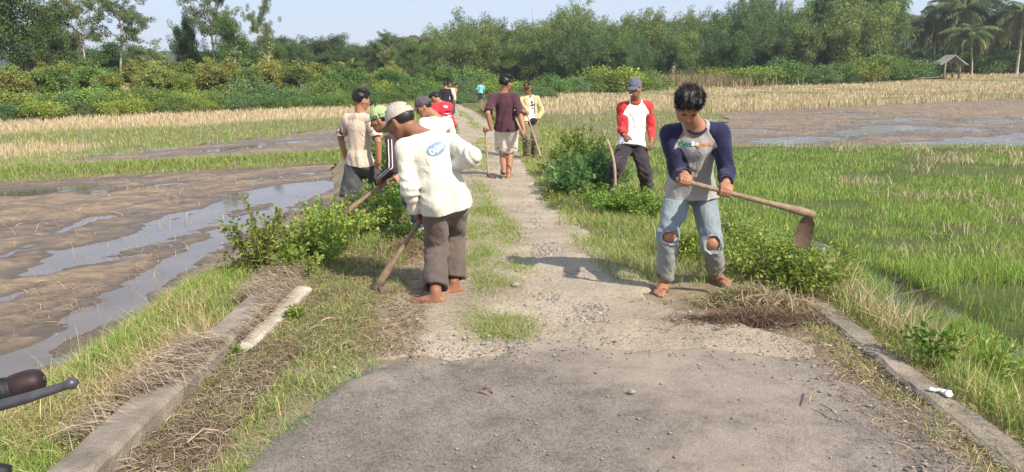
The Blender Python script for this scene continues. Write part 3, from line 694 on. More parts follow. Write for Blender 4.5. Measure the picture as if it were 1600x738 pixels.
    def cap(s, mat, brim_mat=None, tall=1.0, bucket=False, tilt=0.0):
        k = s.s*s.hk; r, f, u = s.fr; c = s.Hd
        f2 = unit(f*math.cos(tilt)+u*math.sin(tilt)); u2 = np.cross(r, f2); A = np.array([r, f2, u2])
        g = SDF(c-.25*k, c+.25*k, max(.005, s.hr)); o = c+u2*.030*k-f2*.012*k
        g.ell(o, A, V(.087, .108, .098*tall)*k, .005, clip=[(o-u2*.004*k, -u2)])
        g.ell(o, A, V(.080, .101, .080)*k, .0, sub=True, clip=[(o+u2*.02*k, u2)])
        g.ell(o+u2*.098*tall*k, A, V(.008, .008, .005)*k, .004)
        folds(g, .0015, 60, u2, s.seed, 2)
        cap_o = s.obj('cap', g, mat)
        g = SDF(c-.3*k, c+.3*k, max(.0035, s.hr*.8))
        if bucket: g.ell(o-u2*.012*k, A, V(.135, .155, .022)*k, 0, clip=[(o+u2*.001*k, u2)]); g.ell(o-u2*.02*k, A, V(.082, .104, .03)*k, 0, sub=True)
        else:
            bc = o+f2*.095*k+u2*.0*k; dn = unit(u2+f2*.22); fr = np.cross(dn, r)
            g.ell(bc-dn*.03*k, np.array([r, fr*1.0, dn]), V(.082, .092, .042)*k, 0); g.ell(bc-dn*.037*k, np.array([r, fr, dn]), V(.088, .1, .042)*k, 0, sub=True)
            g.ell(o-u2*.01*k, A, V(.083, .103, .08)*k, 0, sub=True)
            g.cut(o+f2*.02*k, -f2)
        s.obj('brim', g, brim_mat or mat, cap_o); return cap_o
    def shirt(s, mat, sleeve_mat=None, sleeve=1.0, hem=.13, loose=.03, fold=.008, open_cuff=True, hem_flare=.012, raglan=True, ra_k=1.0, collar=None, sl_loose=None, name='shirt', sleeve_name='sleeve'):
        """sleeve: 1 = to the wrist, .45 = T-shirt; hem = metres below the pelvis joint"""
        k = s.s; rs = min(s.res, .0085); r = unit(s.S[1]-s.S[0]); up = unit(s.N-s.P); fw = unit(s.face-up*(s.face@up)); L = loose; sl = sl_loose if sl_loose is not None else loose
        hipc = (s.HP[0]+s.HP[1])/2; leg = unit((s.K[0]+s.K[1])/2-hipc); dn = unit(leg*.5-up*.6); Hm = s.P+dn*hem*k; Lt = getattr(s, 'tl', .03)
        Cc = s.P+(s.N-s.P)*.68; g = SDF(*s.bounds([s.P, s.N, Hm]+s.S+s.E+s.W, .26*k), rs)
        for q in (-1, 0, 1): g.cone(Hm+dn*.05+r*q*.062*k, s.P+up*.04*k+r*q*.035*k, .108*k+L*.8+hem_flare+.012*(q == 0), .098*k+L*.9+.012*(q == 0), .03)
        for i in (0, 1): g.ell(s.HP[i], np.eye(3), V(1, 1, 1)*(.070*k+.022+L*.4), .03)
        s.hem = (Hm, dn)
        g.cone(s.P, Cc, .122*k+L, .130*k+L*.8, .02, flat=(fw, .76)); g.cone(Cc, s.N-up*.045*k, .130*k+L*.8, .085*k, .02, flat=(fw, .72))
        for i in (0, 1):
            g.cone(s.N-up*.035*k-fw*.01, s.S[i], .054*k+L*.25, .056*k+L*.25, .03)
            g.cone(Cc, s.S[i]-up*.04*k, .085*k+L*.5, .054*k+L*.3, .03)
        s_g = []
        for i in (0, 1):
            a, e, w = s.S[i], s.E[i], s.W[i]
            if sleeve <= .6:
                tt = sleeve/.5; cu = a+(e-a)*min(tt, 1.0); g.cone(a, cu, .056*k+sl*.4, .050*k+sl*.8, .035, cap_b=True)
                if open_cuff: g.cone(cu-(cu-a)*.25, cu+(cu-a)*.1, .044*k+sl*.7, .044*k+sl*.75, 0, sub=True)
            else:
                cu = e+(w-e)*min(1.2, (sleeve-.5)*2); g.cone(a, e, .052*k+sl*.38, .041*k+sl*.55, .022); g.cone(e, cu, .042*k+sl*.55, .030*k+sl*.42, .015, cap_b=True)
                if open_cuff: g.cone(cu-(cu-e)*.12, cu+(cu-e)*.05, .0275*k+sl*.25, .0275*k+sl*.3, 0, sub=True)
        def fn(p):
            t = (p-s.N)@(-up); return np.clip(.35+1.4*np.clip(t, 0, 1), .3, 1.5)
        folds(g, fold, 38, up*.8+r*.25, s.seed+3, 3.5, .05, fn)
        for i in (0, 1):                                   # ring creases at elbow and cuff
            ii, p = g.where(.04); ax = unit(s.W[i]-s.E[i]); da = np.linalg.norm(p-s.E[i], axis=1)
            g.v[ii] += (fold*.7*np.exp(-(da/.14)**2)*np.sin((p@ax)*95+2*np.sin(p@r*30+p@up*22))).astype(np.float32)
        g.cut(Hm, dn)
        g.cone(s.N-up*.025*k+fw*.012, s.N+up*.16*k+fw*.012, .064*k, .085*k, .006, sub=True)
        if sleeve_mat is None: P, F = g.mesh(); s.shirt_o = s.put(name, P, F, mat)
        else:
            (I0, I1, I2), c = g.where(.08); fields = []
            wv = .002*np.sin(c@up*60)
            for i in (0, 1):
                q = (c-s.N)@(r if i == 1 else -r); h = (s.N-c)@up
                ra = np.interp(h, [-.1, .0, .05, .12, .2, .26], [.055, .06, .085, .125, .15, .165])*k*ra_k+wv if raglan else np.full(len(c), .17*k)
                def sd_(a, b): d = b-a; t = np.clip(((c-a)@d)/(d@d), 0, 1); return np.linalg.norm(c-a-t[:, None]*d, axis=1)
                da = np.minimum(sd_(s.S[i], s.E[i]), sd_(s.E[i], s.W[i]))
                fields.append(np.maximum(np.minimum(q-ra, .080*k+sl-da), .050*k+sl-np.minimum(sd_(s.E[i], s.W[i]), sd_(s.S[i]*.45+s.E[i]*.55, s.E[i]))))
            v0 = g.v.copy(); both = np.maximum(fields[0], fields[1]); g.v = np.maximum(v0, -9); g.v[I0, I1, I2] = np.maximum(v0[I0, I1, I2], both); P, F = g.mesh(); s.shirt_o = s.put(name, P, F, mat)
            for i in (0, 1):
                g.v = np.where(v0 < -.075, .1, v0).astype(np.float32); g.v[I0, I1, I2] = np.maximum(v0[I0, I1, I2], -fields[i]); P, F = g.mesh()
                if len(F): s.put(sleeve_name, P, F, sleeve_mat, s.shirt_o)
        if collar is not None:
            m_, cm = collar; th = np.linspace(0, 2*math.pi, 29); rr = .062*k
            pts = [s.N-up*(.004+.020*max(0, math.sin(q)))*k+fw*.012+(r*math.cos(q)*1.08+fw*math.sin(q)*.95)*rr*1.06 for q in th]
            mb = MB(); mb.tube(np.array(pts)-s.base, cm, 8, False); mb.build('collar', m_, s.shirt_o)
        return s.shirt_o
    def trousers(s, mat, length=1.0, loose=.02, fold=.007, holes=None, name='trousers', flare=0.0):
        """length along the leg: .5 = knee, 1 = ankle"""
        k = s.s; rs = min(s.res, .0085); up = unit(s.N-s.P); r = unit(s.HP[1]-s.HP[0]); fw = unit(s.face-up*(s.face@up)); L = loose
        hipc = (s.HP[0]+s.HP[1])/2; g = SDF(*s.bounds([s.P]+s.HP+s.K+s.A, .2*k), rs)
        g.cone(s.P+up*.06*k, s.P, .112*k+L*.3, .122*k+L*.5, .03, flat=(fw, .76)); g.cone(s.P, hipc, .118*k+L*.5, .112*k+L*.5, .02, flat=(fw, .82))
        for i in (0, 1):
            h, kn, a = s.HP[i], s.K[i], s.A[i]; l2 = 2*length-1
            if length <= .6:
                e = h+(kn-h)*min(1, length*2) if length <= .5 else kn+(a-kn)*l2
                g.cone(h, e, .078*k+L*.8, .066*k+L*1.5+flare, .03, cap_b=True); g.cone(e+(h-e)*.15, e+(e-h)*.05, .052*k+L*1.0+flare, .054*k+L*1.1+flare, 0, sub=True)
            else:
                e = kn+(a-kn)*l2; g.cone(h, kn, .080*k+L*.8, .058*k+L, .03); g.cone(kn, e, .058*k+L, .042*k+L*1.35+flare, .02, cap_b=True)
                g.cone(e+(kn-e)*.12, e+(e-kn)*.05, .036*k+L*.7+flare*.6, .036*k+L*.75+flare*.6, 0, sub=True)
        leg = unit((s.K[0]+s.K[1])/2-hipc)
        folds(g, fold*.8, 34, leg+r*.25, s.seed+11, 3.6)
        for i in (0, 1):
            ii, p = g.where(.04)
            for q, am in ((s.K[i], .8), (s.A[i], .9)):
                da = np.linalg.norm(p-q, axis=1); g.v[ii] += (fold*am*np.exp(-(da/.13)**2)*np.sin(p[:, 2]*90+2.4*np.sin(p@r*28+i)+p@fw*20)).astype(np.float32)
        if getattr(s, 'hem', None) is not None: g.cut(s.hem[0]-s.hem[1]*.006, -s.hem[1])
        for (c, rad) in (holes or []):
            g.ell(c, np.eye(3), rad, 0, sub=True)
        s.trousers_o = s.obj(name, g, mat); return s.trousers_o
    def sandals(s, mat):
        k = s.s
        for i in (0, 1):
            if s.toes[i] is None: continue
            f = unit(V(s.toes[i][0], s.toes[i][1], 0)); r = V(f[1], -f[0], 0); s0 = s.A[i]-V(0, 0, .072*k)-s.base; sd = 1 if i == s.rside else -1
            g = []; n = 22; prof = []
            for q in np.linspace(0, 2*math.pi, n, endpoint=False):
                a = math.cos(q); w = .034+.012*max(0, a); prof.append(f*(.065+.145*a)+r*(w*math.sin(q)))
            top = np.array(prof)*k+s0+V(0, 0, .002); bot = np.array(prof)*k+s0-V(0, 0, .016)
            v = np.concatenate([top, bot, [s0+f*.065*k+V(0, 0, .002)], [s0+f*.065*k-V(0, 0, .016)]]); j = np.arange(n); jn = (j+1) % n
            o = mesh_np('sandal', v, [np.stack([j, j+n, jn+n, jn], 1), np.concatenate([np.stack([np.full(n, 2*n), j, jn], 1), np.stack([np.full(n, 2*n+1), jn+n, j+n], 1)])], mat, s.root)
            mb = MB(); t0 = s0+f*.165*k+r*-.012*sd*k+V(0, 0, .032*k)
            for q in (-1, 1): mb.tube([t0, s0+f*.12*k+r*q*.030*k+V(0, 0, .045*k), s0+f*.06*k+r*q*.044*k+V(0, 0, .004)], [.004, .0065, .005], 6)
            mb.tube([t0, t0-V(0, 0, .034*k)], .004, 6); mb.build('strap', M['strap'], o)
M['strap'] = plain('sandal_strap', (.13, .09, .07), .6, .2); M['sole'] = plain('sandal_foam', (.30, .24, .18), .8, .2); M['dark_sole'] = plain('dark_sandal_foam', (.07, .06, .05), .8, .2)

def decal_text(P, body, text, size, origin, right, up, nrm, mat, shear=0.0, name='print', align='CENTER', off=.003, bold=.0):
    """lettering laid on the cloth: each vertex is carried on to the garment's surface"""
    cu = bpy.data.curves.new('lettering', 'FONT'); cu.body = text; cu.size = size; cu.align_x = align; cu.shear = shear; cu.offset = bold; cu.resolution_u = 4
    to = bpy.data.objects.new('lettering', cu); COL.objects.link(to); dg = bpy.context.evaluated_depsgraph_get(); me = bpy.data.meshes.new_from_object(to.evaluated_get(dg))
    bpy.data.objects.remove(to); bm = bmesh.new(); bm.from_mesh(me); bmesh.ops.triangulate(bm, faces=bm.faces)
    for _ in range(2): bmesh.ops.subdivide_edges(bm, edges=[e for e in bm.edges if e.calc_length() > size*.1], cuts=1)
    bmesh.ops.triangulate(bm, faces=bm.faces); bm.verts.index_update()
    v = np.array([q.co[:2] for q in bm.verts]); t = np.array([[w.index for w in f.verts] for f in bm.faces]); bm.free(); bpy.data.meshes.remove(me)
    return decal(P, body, v, t, origin, right, up, nrm, mat, name, off)
def bvh_of(objs, base):
    vs, fs, n = [], [], 0
    for o in objs:
        me = o.data; a = np.empty(len(me.vertices)*3, np.float32); me.vertices.foreach_get('co', a); vs.append(a.reshape(-1, 3)); fs += [[i+n for i in p.vertices] for p in me.polygons]; n += len(me.vertices)
    return BVHTree.FromPolygons([tuple(map(float, q)) for q in np.concatenate(vs)], fs)
def decal(P, body, v2, t, origin, right, up, nrm, mat, name, off=.003):
    bv = bvh_of([body]+[c for c in body.children if c.name.startswith('sleeve')], P.base); o = origin-P.base; out = []
    for q in v2:
        p = o+right*q[0]+up*q[1]; h = bv.ray_cast(Vector(p+nrm*.3), Vector(-nrm)); out.append((np.array(h[0])+nrm*off) if h[0] is not None else p)
    return mesh_np(name, np.array(out), np.asarray(t), mat, body, smooth=True)
def disc2d(rx, ry, n=28, rings=5):
    v = [(0, 0)]; t = []
    for k in range(1, rings+1): v += [(rx*k/rings*math.cos(q), ry*k/rings*math.sin(q)) for q in np.linspace(0, 2*math.pi, n, endpoint=False)]
    for j in range(n): t.append([0, 1+j, 1+(j+1) % n])
    for k in range(rings-1):
        a = 1+k*n; b = a+n
        for j in range(n): jn = (j+1) % n; t += [[a+j, b+j, b+jn], [a+j, b+jn, a+jn]]
    return np.array(v), np.array(t)

# ---- hoes
M['wood'] = plain('worn_handle_wood', (.27, .19, .125), .7, .35, 30, .4, 90, .004); M['pale_wood'] = plain('pale_stick_wood', (.40, .30, .20), .75, .3, 30, .4, 90, .004)
M['steel'] = plain('rusty_blade_steel', (.16, .115, .09), .62, .4, 22, .6, 70, .006, .35, dirt=(.20, .13, .085), dirt_amt=.8)
def hoe(label, a, b, blade_dir, blade_w=.16, blade_l=.22, r0=.016, r1=.021, wood='wood', bend=None, group='hoes of the crew', width_dir=None, base=None):
    """handle from grip end a to head b; blade hangs from b along blade_dir"""
    a = np.asarray(a, float); b = np.asarray(b, float); base = b if base is None else base
    root = empty('hoe', base, 0, label, 'hoe', group); d = unit(b-a); n = 16; tt = np.linspace(0, 1, n)
    pts = a+(b-a)*tt[:, None]
    if bend is not None: pts = pts+np.asarray(bend)[None]*(np.sin(tt*math.pi)[:, None])
    rad = np.interp(tt, [0, .05, .7, .86, .97, 1], [r0*.9, r0, r0*1.05, r1*1.25, r1*1.3, r1])
    rad = rad*(1+.04*np.sin(tt*37)); mb = MB(); mb.tube(pts-base, rad, 12); mb.build('handle', M[wood], root)
    bd = unit(blade_dir); w = unit(np.cross(d, bd)) if width_dir is None else unit(width_dir); nn = unit(np.cross(w, bd))
    mb = MB(); th = np.linspace(0, 2*math.pi, 17)[:-1]; ring = []
    for q in (-.028, .028):
        for rr in (r1*1.3, r1*1.75):
            ring.append(b-base-d*.035+d*q+rr*(np.cos(th)[:, None]*w+np.sin(th)[:, None]*np.cross(d, w)))
    v = np.concatenate(ring); j = np.arange(16); jn = (j+1) % 16
    mb.add(v, np.concatenate([np.stack([j+16, jn+16, jn+48, j+48], 1), np.stack([jn, j, j+32, jn+32], 1), np.stack([j, jn, jn+16, j+16], 1), np.stack([jn+32, j+32, j+48, jn+48], 1)])); mb.build('socket', M['steel'], root, smooth=False)
    # blade: curved, thin plate widening to its edge, worn corners
    nu, nv = 9, 9; v = []
    for i in range(nv):
        t = i/(nv-1)
        ww = blade_w*(.55+.37*min(1, t*5))*(1-.02*t) if t < .2 else blade_w*(.92+.08*t)
        for j2 in range(nu):
            q = j2/(nu-1)*2-1; e = .012*max(0, t-.8)*5*(abs(q)**3); v.append(b-base-d*.035+bd*(r1*1.2+blade_l*t-e)+w*(ww/2*q)+nn*(.022*math.sin(t*2.4)*(1)-.008*q*q))
    v = np.array(v); v2 = v+nn*.005; k = nu*nv; f = grid_faces(nu, nv); rim = list(range(nu))+[i*nu+nu-1 for i in range(1, nv)]+[nu*nv-1-i for i in range(1, nu)]+[i*nu for i in range(nv-2, 0, -1)]
    rim = np.array(rim); rn = np.roll(rim, -1)
    mesh_np('blade', np.concatenate([v, v2]), np.concatenate([f[:, ::-1], f+k, np.stack([rim, rn, rn+k, rim+k], 1)]), M['steel'], root)
    return root
# ================================================================== the people
def ik(a, b, l1, l2, hint):
    d = b-a; D = np.linalg.norm(d); d = d/D
    if D >= (l1+l2)*.999: return a+d*D*l1/(l1+l2)
    x = (l1*l1-l2*l2+D*D)/(2*D); h = math.sqrt(max(0, l1*l1-x*x)); n = hint-a; n = unit(n-d*(n@d)); return a+d*x+n*h
def pose(p, A, Pc, hx, K, N, sx, S_drop, Hd, face, hup, rside, toes, feet=(True, True)):
    """A, Pc, N, Hd, K as (column, row, depth); hx, sx point from limb 0 to limb 1"""
    k = p.s; p.rside = rside; p.A = [a if isinstance(a, np.ndarray) else at(*a) for a in A]
    c = at(*Pc); hx = unit(hx); sx = unit(sx); p.N = at(*N); up = unit(p.N-c); p.P = c+up*.06*k
    p.HP = [c-hx*.083*k, c+hx*.083*k]; p.S = [p.N-up*(.068+S_drop[i])*k+sx*(.172*k*(2*i-1)) for i in (0, 1)]
    p.K = [ik(p.HP[i], p.A[i], .405*k, .40*k, at(*K[i])) for i in (0, 1)]
    p.Hd = at(*Hd); p.fr = frame(face, hup); p.toes = list(toes)
    r = hx if rside == 1 else -hx; p.face = unit(np.cross(V(0, 0, 1), r)); return p
def arm_grip(p, i, c, axis, side, rh, hint, thumb=1.0):
    k = p.s; h = at(*hint); w = grip_wrist(c, axis, h, side, rh, k); p.E[i] = ik(p.S[i], w, .285*k, .25*k, h)
    w = grip_wrist(c, axis, p.E[i], side, rh, k); p.E[i] = ik(p.S[i], w, .285*k, .25*k, h); p.W[i] = w; tow = p.E[i].copy()
    p.hands[i] = lambda g: grip_hand(g, c, axis, tow, side, rh, k, thumb)
def arm_loose(p, i, w, hint, d, palm, th, curl=.35):
    k = p.s; p.W[i] = at(*w) if not isinstance(w, np.ndarray) else w; p.E[i] = ik(p.S[i], p.W[i], .285*k, .25*k, at(*hint)); W_ = p.W[i].copy()
    p.hands[i] = lambda g: loose_hand(g, W_, V(*d), V(*palm), V(*th), k, curl)
def fz(u, Y, h=.072): q = pos(u, Y); q[2] += h; return q
def new(*a, **k): p = Person(*a, **k); p.E = [None, None]; p.W = [None, None]; return p
def online(a, b, u):
    """point of the line a-b that is seen in photo column u"""
    lo, hi = 0.0, 1.0
    f = lambda t: 800+F_PX*(a+(b-a)*t)[0]/(((a+(b-a)*t)[1])*cp-((a+(b-a)*t)[2]-CAM_H)*sp)-u
    s0 = f(lo)
    for _ in range(40):
        m = (lo+hi)/2
        if (f(m) > 0) == (s0 > 0): lo = m
        else: hi = m
    return a+(b-a)*lo
M['shade'] = None
# ---- 1: the young man swinging his hoe on the right
p = new('young man in grey and navy raglan shirt and ripped jeans lifting a hoe', (1.28, 5.5, 0), 1.0, .0075, seed=4)
pose(p, (fz(1037, 5.50), fz(1117, 5.72, .09)), (1080, 296, 5.62), (1, .05, 0), ((1040, 350, 5.2), (1108, 350, 5.2)), (1086, 194, 5.30), (1, -.02, .0), (.02, .0),
     (1074, 165, 5.11), (.0, -.56, -.83), (.06, -.78, .6), 0, ((-.45, -1, 0), (.35, -1, 0)))
ha = at(1056, 280, 5.04); hb = at(1273, 336, 4.90)
G0, G1 = online(ha, hb, 1070), online(ha, hb, 1133); ax = unit(hb-ha)
arm_grip(p, 0, G0, ax, 1, .017, (1036, 262, 5.9)); arm_grip(p, 1, G1, ax, 1, .018, (1140, 262, 5.9), thumb=1.0)
p.body(); p.hair(1.15)
navy = fabric('navy_sleeve_cotton', (.022, .022, .062)); greyc = fabric('grey_shirt_cotton', (.36, .35, .335), dirt=(.26, .24, .21), dirt_amt=.3)
p.shirt(greyc, navy, 1.0, hem=.10, loose=.030, fold=.010, collar=(navy, .010), ra_k=1.16)
jeans = fabric('washed_denim', (.22, .265, .29), dirt=(.31, .34, .355), dirt_amt=.7, hem=(.05, .42, (.30, .25, .19)), weave=700)
kd = [p.K[i]+unit(V(0.0, -1, -.05))*.085 for i in (0, 1)]
p.trousers(jeans, .955, .022, .008, holes=[(kd[0]+V(.012, 0, .0), V(.072, .085, .050)), (kd[1]+V(-.005, 0, .0), V(.066, .085, .072))])
rg = np.random.RandomState(5)                     # frayed white hem of the torn knees
for i in (0, 1):
    th = np.linspace(0, 2*math.pi, 30); rim = np.array([kd[i]+V((.058, .054)[i]*math.cos(q), .028+.0*q, (.050, .072)[i]*math.sin(q)) for q in th]); bv = bvh_of([p.trousers_o], p.base); pts = []
    for q, a_ in zip(rim, th):
        h = bv.ray_cast(Vector(q-p.base+V(0, -.25, 0)), Vector((0, 1, 0)))
        if h[0] is not None: pts.append(np.array(h[0])+V(rg.uniform(-.004, .004), -.002, rg.uniform(-.005, .005)))
    fr = MB(); fr.tube(pts, rg.uniform(.0015, .0045, len(pts)), 5); fr.build('frayed_edge', fabric('white_thread', (.60, .62, .62)), p.trousers_o)
p.sandals(M['sole'])
h = hoe('long hoe with a broad rusty blade held out by the man in ripped jeans', ha, hb, at(1266, 382, 4.91)-at(1277, 338, 4.90), .108, .205, .0165, .022, width_dir=unit(V(.9, -.35, -.1)))
R_, U_ = unit(p.S[1]-p.S[0]), unit(p.N-p.P); o = p.N-U_*.165*p.s+R_*-.020; nn = p.face
for txt, dx, mc, nm in (('Reu', -.070, (.01, .20, .11), 'green_print'), ('Be', -.008, (.75, .74, .70), 'white_print'), ('ghen', .058, (.62, .26, .09), 'orange_print')):
    decal_text(p, p.shirt_o, txt, .050, o+R_*dx-U_*(.01*(dx+.08)/.14), R_, U_, nn, plain(nm, mc, .7, .1, bmp=0), .1, 'lettering', bold=.002, off=.0065)
dust_m = M['shade']

# ---- 2: the man in the white shirt on the left
p = new('barefoot man in dirty white long sleeved shirt and beige cap bent over a hoe', (-.5, 5.2, 0), .98, .0075, skin_m='skin_b', seed=9); p.hk = 1.09
pose(p, (fz(681, 5.12), fz(709, 5.36)), (697, 312, 5.25), (.85, .52, 0), ((684, 395, 6.0), (706, 395, 6.1)), (664, 212, 5.33), (.93, .30, .06), (.01, 0), (626, 191, 5.40),
     (-.72, .42, -.46), (-.42, .2, .86), 1, ((-1, .05, 0), (-.75, -.25, 0)))
hb = at(588, 450, 5.36); ha = at(717, 252, 5.42); ax = unit(hb-ha)
G0, G1 = online(ha, hb, 660), online(ha, hb, 711)
arm_grip(p, 0, G0, ax, -1, .017, (632, 290, 5.0)); arm_grip(p, 1, G1, ax, 1, .017, (772, 206, 5.0))
p.body(); p.hair(under=True)
p.cap(fabric('faded_beige_cap_cotton', (.50, .44, .36), dirt=(.36, .30, .24), dirt_amt=.5), tall=1.02)
white = fabric('soiled_white_cotton', (.68, .64, .545), dirt=(.50, .43, .32), dirt_amt=.6, weave=800)
collm = fabric('grey_collar_cotton', (.22, .22, .26))
p.shirt(white, None, 1.06, hem=.13, loose=.028, fold=.008, hem_flare=.006, collar=(collm, .011), sl_loose=.035)
p.trousers(fabric('brown_grey_trouser_cotton', (.135, .105, .090), dirt=(.2, .165, .13), dirt_amt=.35, hem=(.05, .5, (.085, .065, .055))), .93, .026, .007, flare=.012)
hoe('worn hoe with a bent blade resting on the weeds beside the barefoot man', ha, hb, unit(V(.75, -.30, -.40)), .13, .14, .0165, .022, width_dir=unit(V(.5, .85, 0)))
R_, U_ = unit(p.S[1]-p.S[0]), unit(p.N-p.P); nn = -p.face; o = p.N-U_*.085+R_*.0
v2, t2 = disc2d(.080, .042); c_, s_ = math.cos(.30), math.sin(.30); rr = R_*c_+U_*s_; uu = U_*c_-R_*s_
decal(p, p.shirt_o, v2, t2, o, rr, uu, nn, plain('blue_print', (.17, .27, .37), .75, .15, bmp=0), 'printed_oval', .004)
decal_text(p, p.shirt_o, 'DGW', .052, o-uu*.018, rr, uu, nn, plain('white_print_b', (.8, .79, .74), .75, .1, bmp=0), .15, 'lettering', off=.006, bold=.002)
v2, t2 = disc2d(.022, .018, 16, 3); r, f, u = p.fr
mbp = MB(); mbp.add((v2[:, :1]*r+v2[:, 1:]*u*1.2)+(p.Hd-f*.118*p.s+u*.062-p.base)-f*.004, None, t2); mbp.build('cap_badge', plain('dark_patch', (.05, .05, .06), .8, .4, 60), [c for c in p.root.children if c.name.startswith('cap')][0])

# ---- 3: cream T-shirt
zc = pos(562, 9.3)
p = new('man in cream T-shirt and grey denim shorts standing in the shrubs', zc, 1.0, .0085, seed=12)
pose(p, (fz(546, 9.25), fz(588, 9.35)), (562, 256, 9.32), (.9, -.42, 0), ((538, 305, 9.6), (596, 305, 9.6)), (562, 178, 9.30), (.9, -.42, 0), (0, .01), (565, 157, 9.32), (.80, .55, -.22), (.1, .05, 1), 1, ((.3, 1, 0), (.8, .7, 0)))
ma, mb_ = at(587, 252, 9.2), at(612, 300, 9.1); ax = unit(mb_-ma)
arm_grip(p, 1, ma+ax*.05, ax, 1, .015, (590, 210, 9.1)); arm_loose(p, 0, (540, 246, 9.45), (530, 212, 9.5), (.05, .1, -1), (1, 0, 0), (0, 1, 0))
p.body(); p.hair(1.1, 1500)
p.shirt(fabric('cream_shirt_cotton', (.62, .50, .385), dirt=(.5, .38, .27), dirt_amt=.35), None, .42, hem=.06, loose=.024, fold=.006, hem_flare=.005, sl_loose=.03)
p.trousers(fabric('charcoal_denim', (.075, .078, .085), dirt=(.15, .15, .155), dirt_amt=.6), .52, .04, .010)
def machete(label, a, b, base, w=.045, curve=.02):
    root = empty('machete', base, 0, label, 'machete', 'machetes of the crew'); d = unit(b-a); L = np.linalg.norm(b-a); n = unit(np.cross(d, V(0, 1, 0)))
    mb = MB(); mb.tube([a-base, a+d*.06-base, a+d*.13-base], [.014, .017, .014], 10); mb.build('handle', M['wood'], root)
    tt = np.linspace(0, 1, 12); ww = w*np.interp(tt, [0, .1, .75, 1], [.5, .75, 1, .3]); v = []
    for t, x in zip(tt, ww):
        c = a+d*(.12+(L-.12)*t)+n*curve*t*t*2; v += [c-n*x/2-V(0, .002, 0)-base, c+n*x/2-base, c-n*x/2+V(0, .002, 0)-base]
    f = []
    for i in range(11):
        q = i*3; f += [[q, q+1, q+4, q+3], [q+1, q+2, q+5, q+4], [q+2, q, q+3, q+5]]
    o = mesh_np('blade', np.array(v), np.array(f), M['steel'], root); return root
machete('machete hanging from the hand of the man in the cream T-shirt', ma, mb_, mb_)

# ---- 4: pale green brimmed cap, striped jacket, white boots
p = new('stooping man in pale green cap, dark striped jacket, blue jeans and white boots', pos(664, 7.3), .98, .0085, seed=15)
pose(p, (fz(656, 7.2), fz(676, 7.45)), (676, 268, 7.35), (.7, .7, 0), ((655, 320, 7.1), (670, 320, 7.4)), (622, 208, 7.3), (.45, .85, 0), (0, 0), (594, 188, 7.35), (-.86, .1, -.30), (-.25, 0, .95), 1, ((-1, -.2, 0), (-1, .1, 0)))
ha, hb = at(645, 250, 7.3), at(541, 332, 7.15); ax = unit(hb-ha)
arm_grip(p, 0, online(ha, hb, 598), ax, 1, .017, (612, 258, 7.05)); arm_grip(p, 1, online(ha, hb, 629), ax, -1, .017, (640, 250, 7.6))
p.body(); p.hair(under=True)
gc = fabric('pale_green_cap_cloth', (.36, .46, .22), var=.08); p.cap(gc, tall=1.12, tilt=.12)
r, f, u = p.fr; lm = plain('dark_green_print', (.03, .09, .03), .8, .1, bmp=0); mb = MB(); c = p.Hd-p.base
for j in range(7):
    a = -1.1+.28*j; q = c+u*.045-f*.012+(r*-math.cos(a)*.0895+f*math.sin(a+1.57)*.0+f*math.sin(a)*.11); mb.tube([q-u*.012, q+u*.014*((j % 2)*1.2-.2), q+u*.01+f*.012], .0035, 5)
cap_o = [k for k in p.root.children if k.name.startswith('cap')][0]; mb.build('lettering', lm, cap_o)
jk = fabric('dark_plum_jacket', (.060, .036, .045)); p.shirt(jk, None, 1.0, hem=.08, loose=.03, fold=.009, name='jacket')
mb = MB(); wp = plain('white_piping', (.75, .73, .70), .7, .05, bmp=0); bv = bvh_of([p.shirt_o], p.base)
for off in (-.010, .010):
    pts = []
    for t in np.linspace(0, 1, 26):
        q = p.S[0]+(p.E[0]-p.S[0])*min(1, t*2) if t < .5 else p.E[0]+(p.W[0]-p.E[0])*(t*2-1)*.92
        q = q-p.base+V(-.01, 0, 0)+V(off*1.6, 0, 0); h = bv.ray_cast(Vector(q+V(0, -.4, .05)), Vector((0, 1, -.125))); 
        if h[0] is not None: pts.append(np.array(h[0])+V(0, -.004, 0))
    if len(pts) > 3: mb.tube(pts, .0045, 5)
if mb.n: mb.build('piping', wp, p.shirt_o)
p.trousers(fabric('blue_denim', (.06, .115, .19), dirt=(.14, .2, .26), dirt_amt=.4), .80, .024, .008)
bm_ = fabric('pale_rubber', (.55, .52, .46), dirt=(.38, .33, .26), dirt_amt=.6)
for i in (0, 1):
    g = SDF(p.A[i]-V(.3, .3, .12), p.A[i]+V(.3, .3, .45), .009); k = p.s; d = unit(p.K[i]-p.A[i]); f = unit(V(*p.toes[i])); s0 = p.A[i]-V(0, 0, .075)
    g.cone(p.A[i]+d*.27, p.A[i], .074, .056, .02, cap_a=True); g.cone(p.A[i]-V(0, 0, .02), s0+f*.15+V(0, 0, .034), .056, .044, .03); g.cone(s0-f*.045+V(0, 0, .045), s0+f*.15+V(0, 0, .03), .046, .045, .02)
    g.cone(p.A[i]+d*.28, p.A[i]+d*.18, .064, .06, 0, sub=True); folds(g, .004, 40, V(0, 0, 1), 3+i, .6); g.cut(s0-V(0, 0, .004), V(0, 0, -1)); p.obj('boot', g, bm_)
hoe('slim hoe reaching into the shrubs from the hands of the man in green cap', ha, hb, unit(V(-.35, -.2, -.9)), .13, .19, .0165, .021, width_dir=unit(V(.3, .9, 0)))

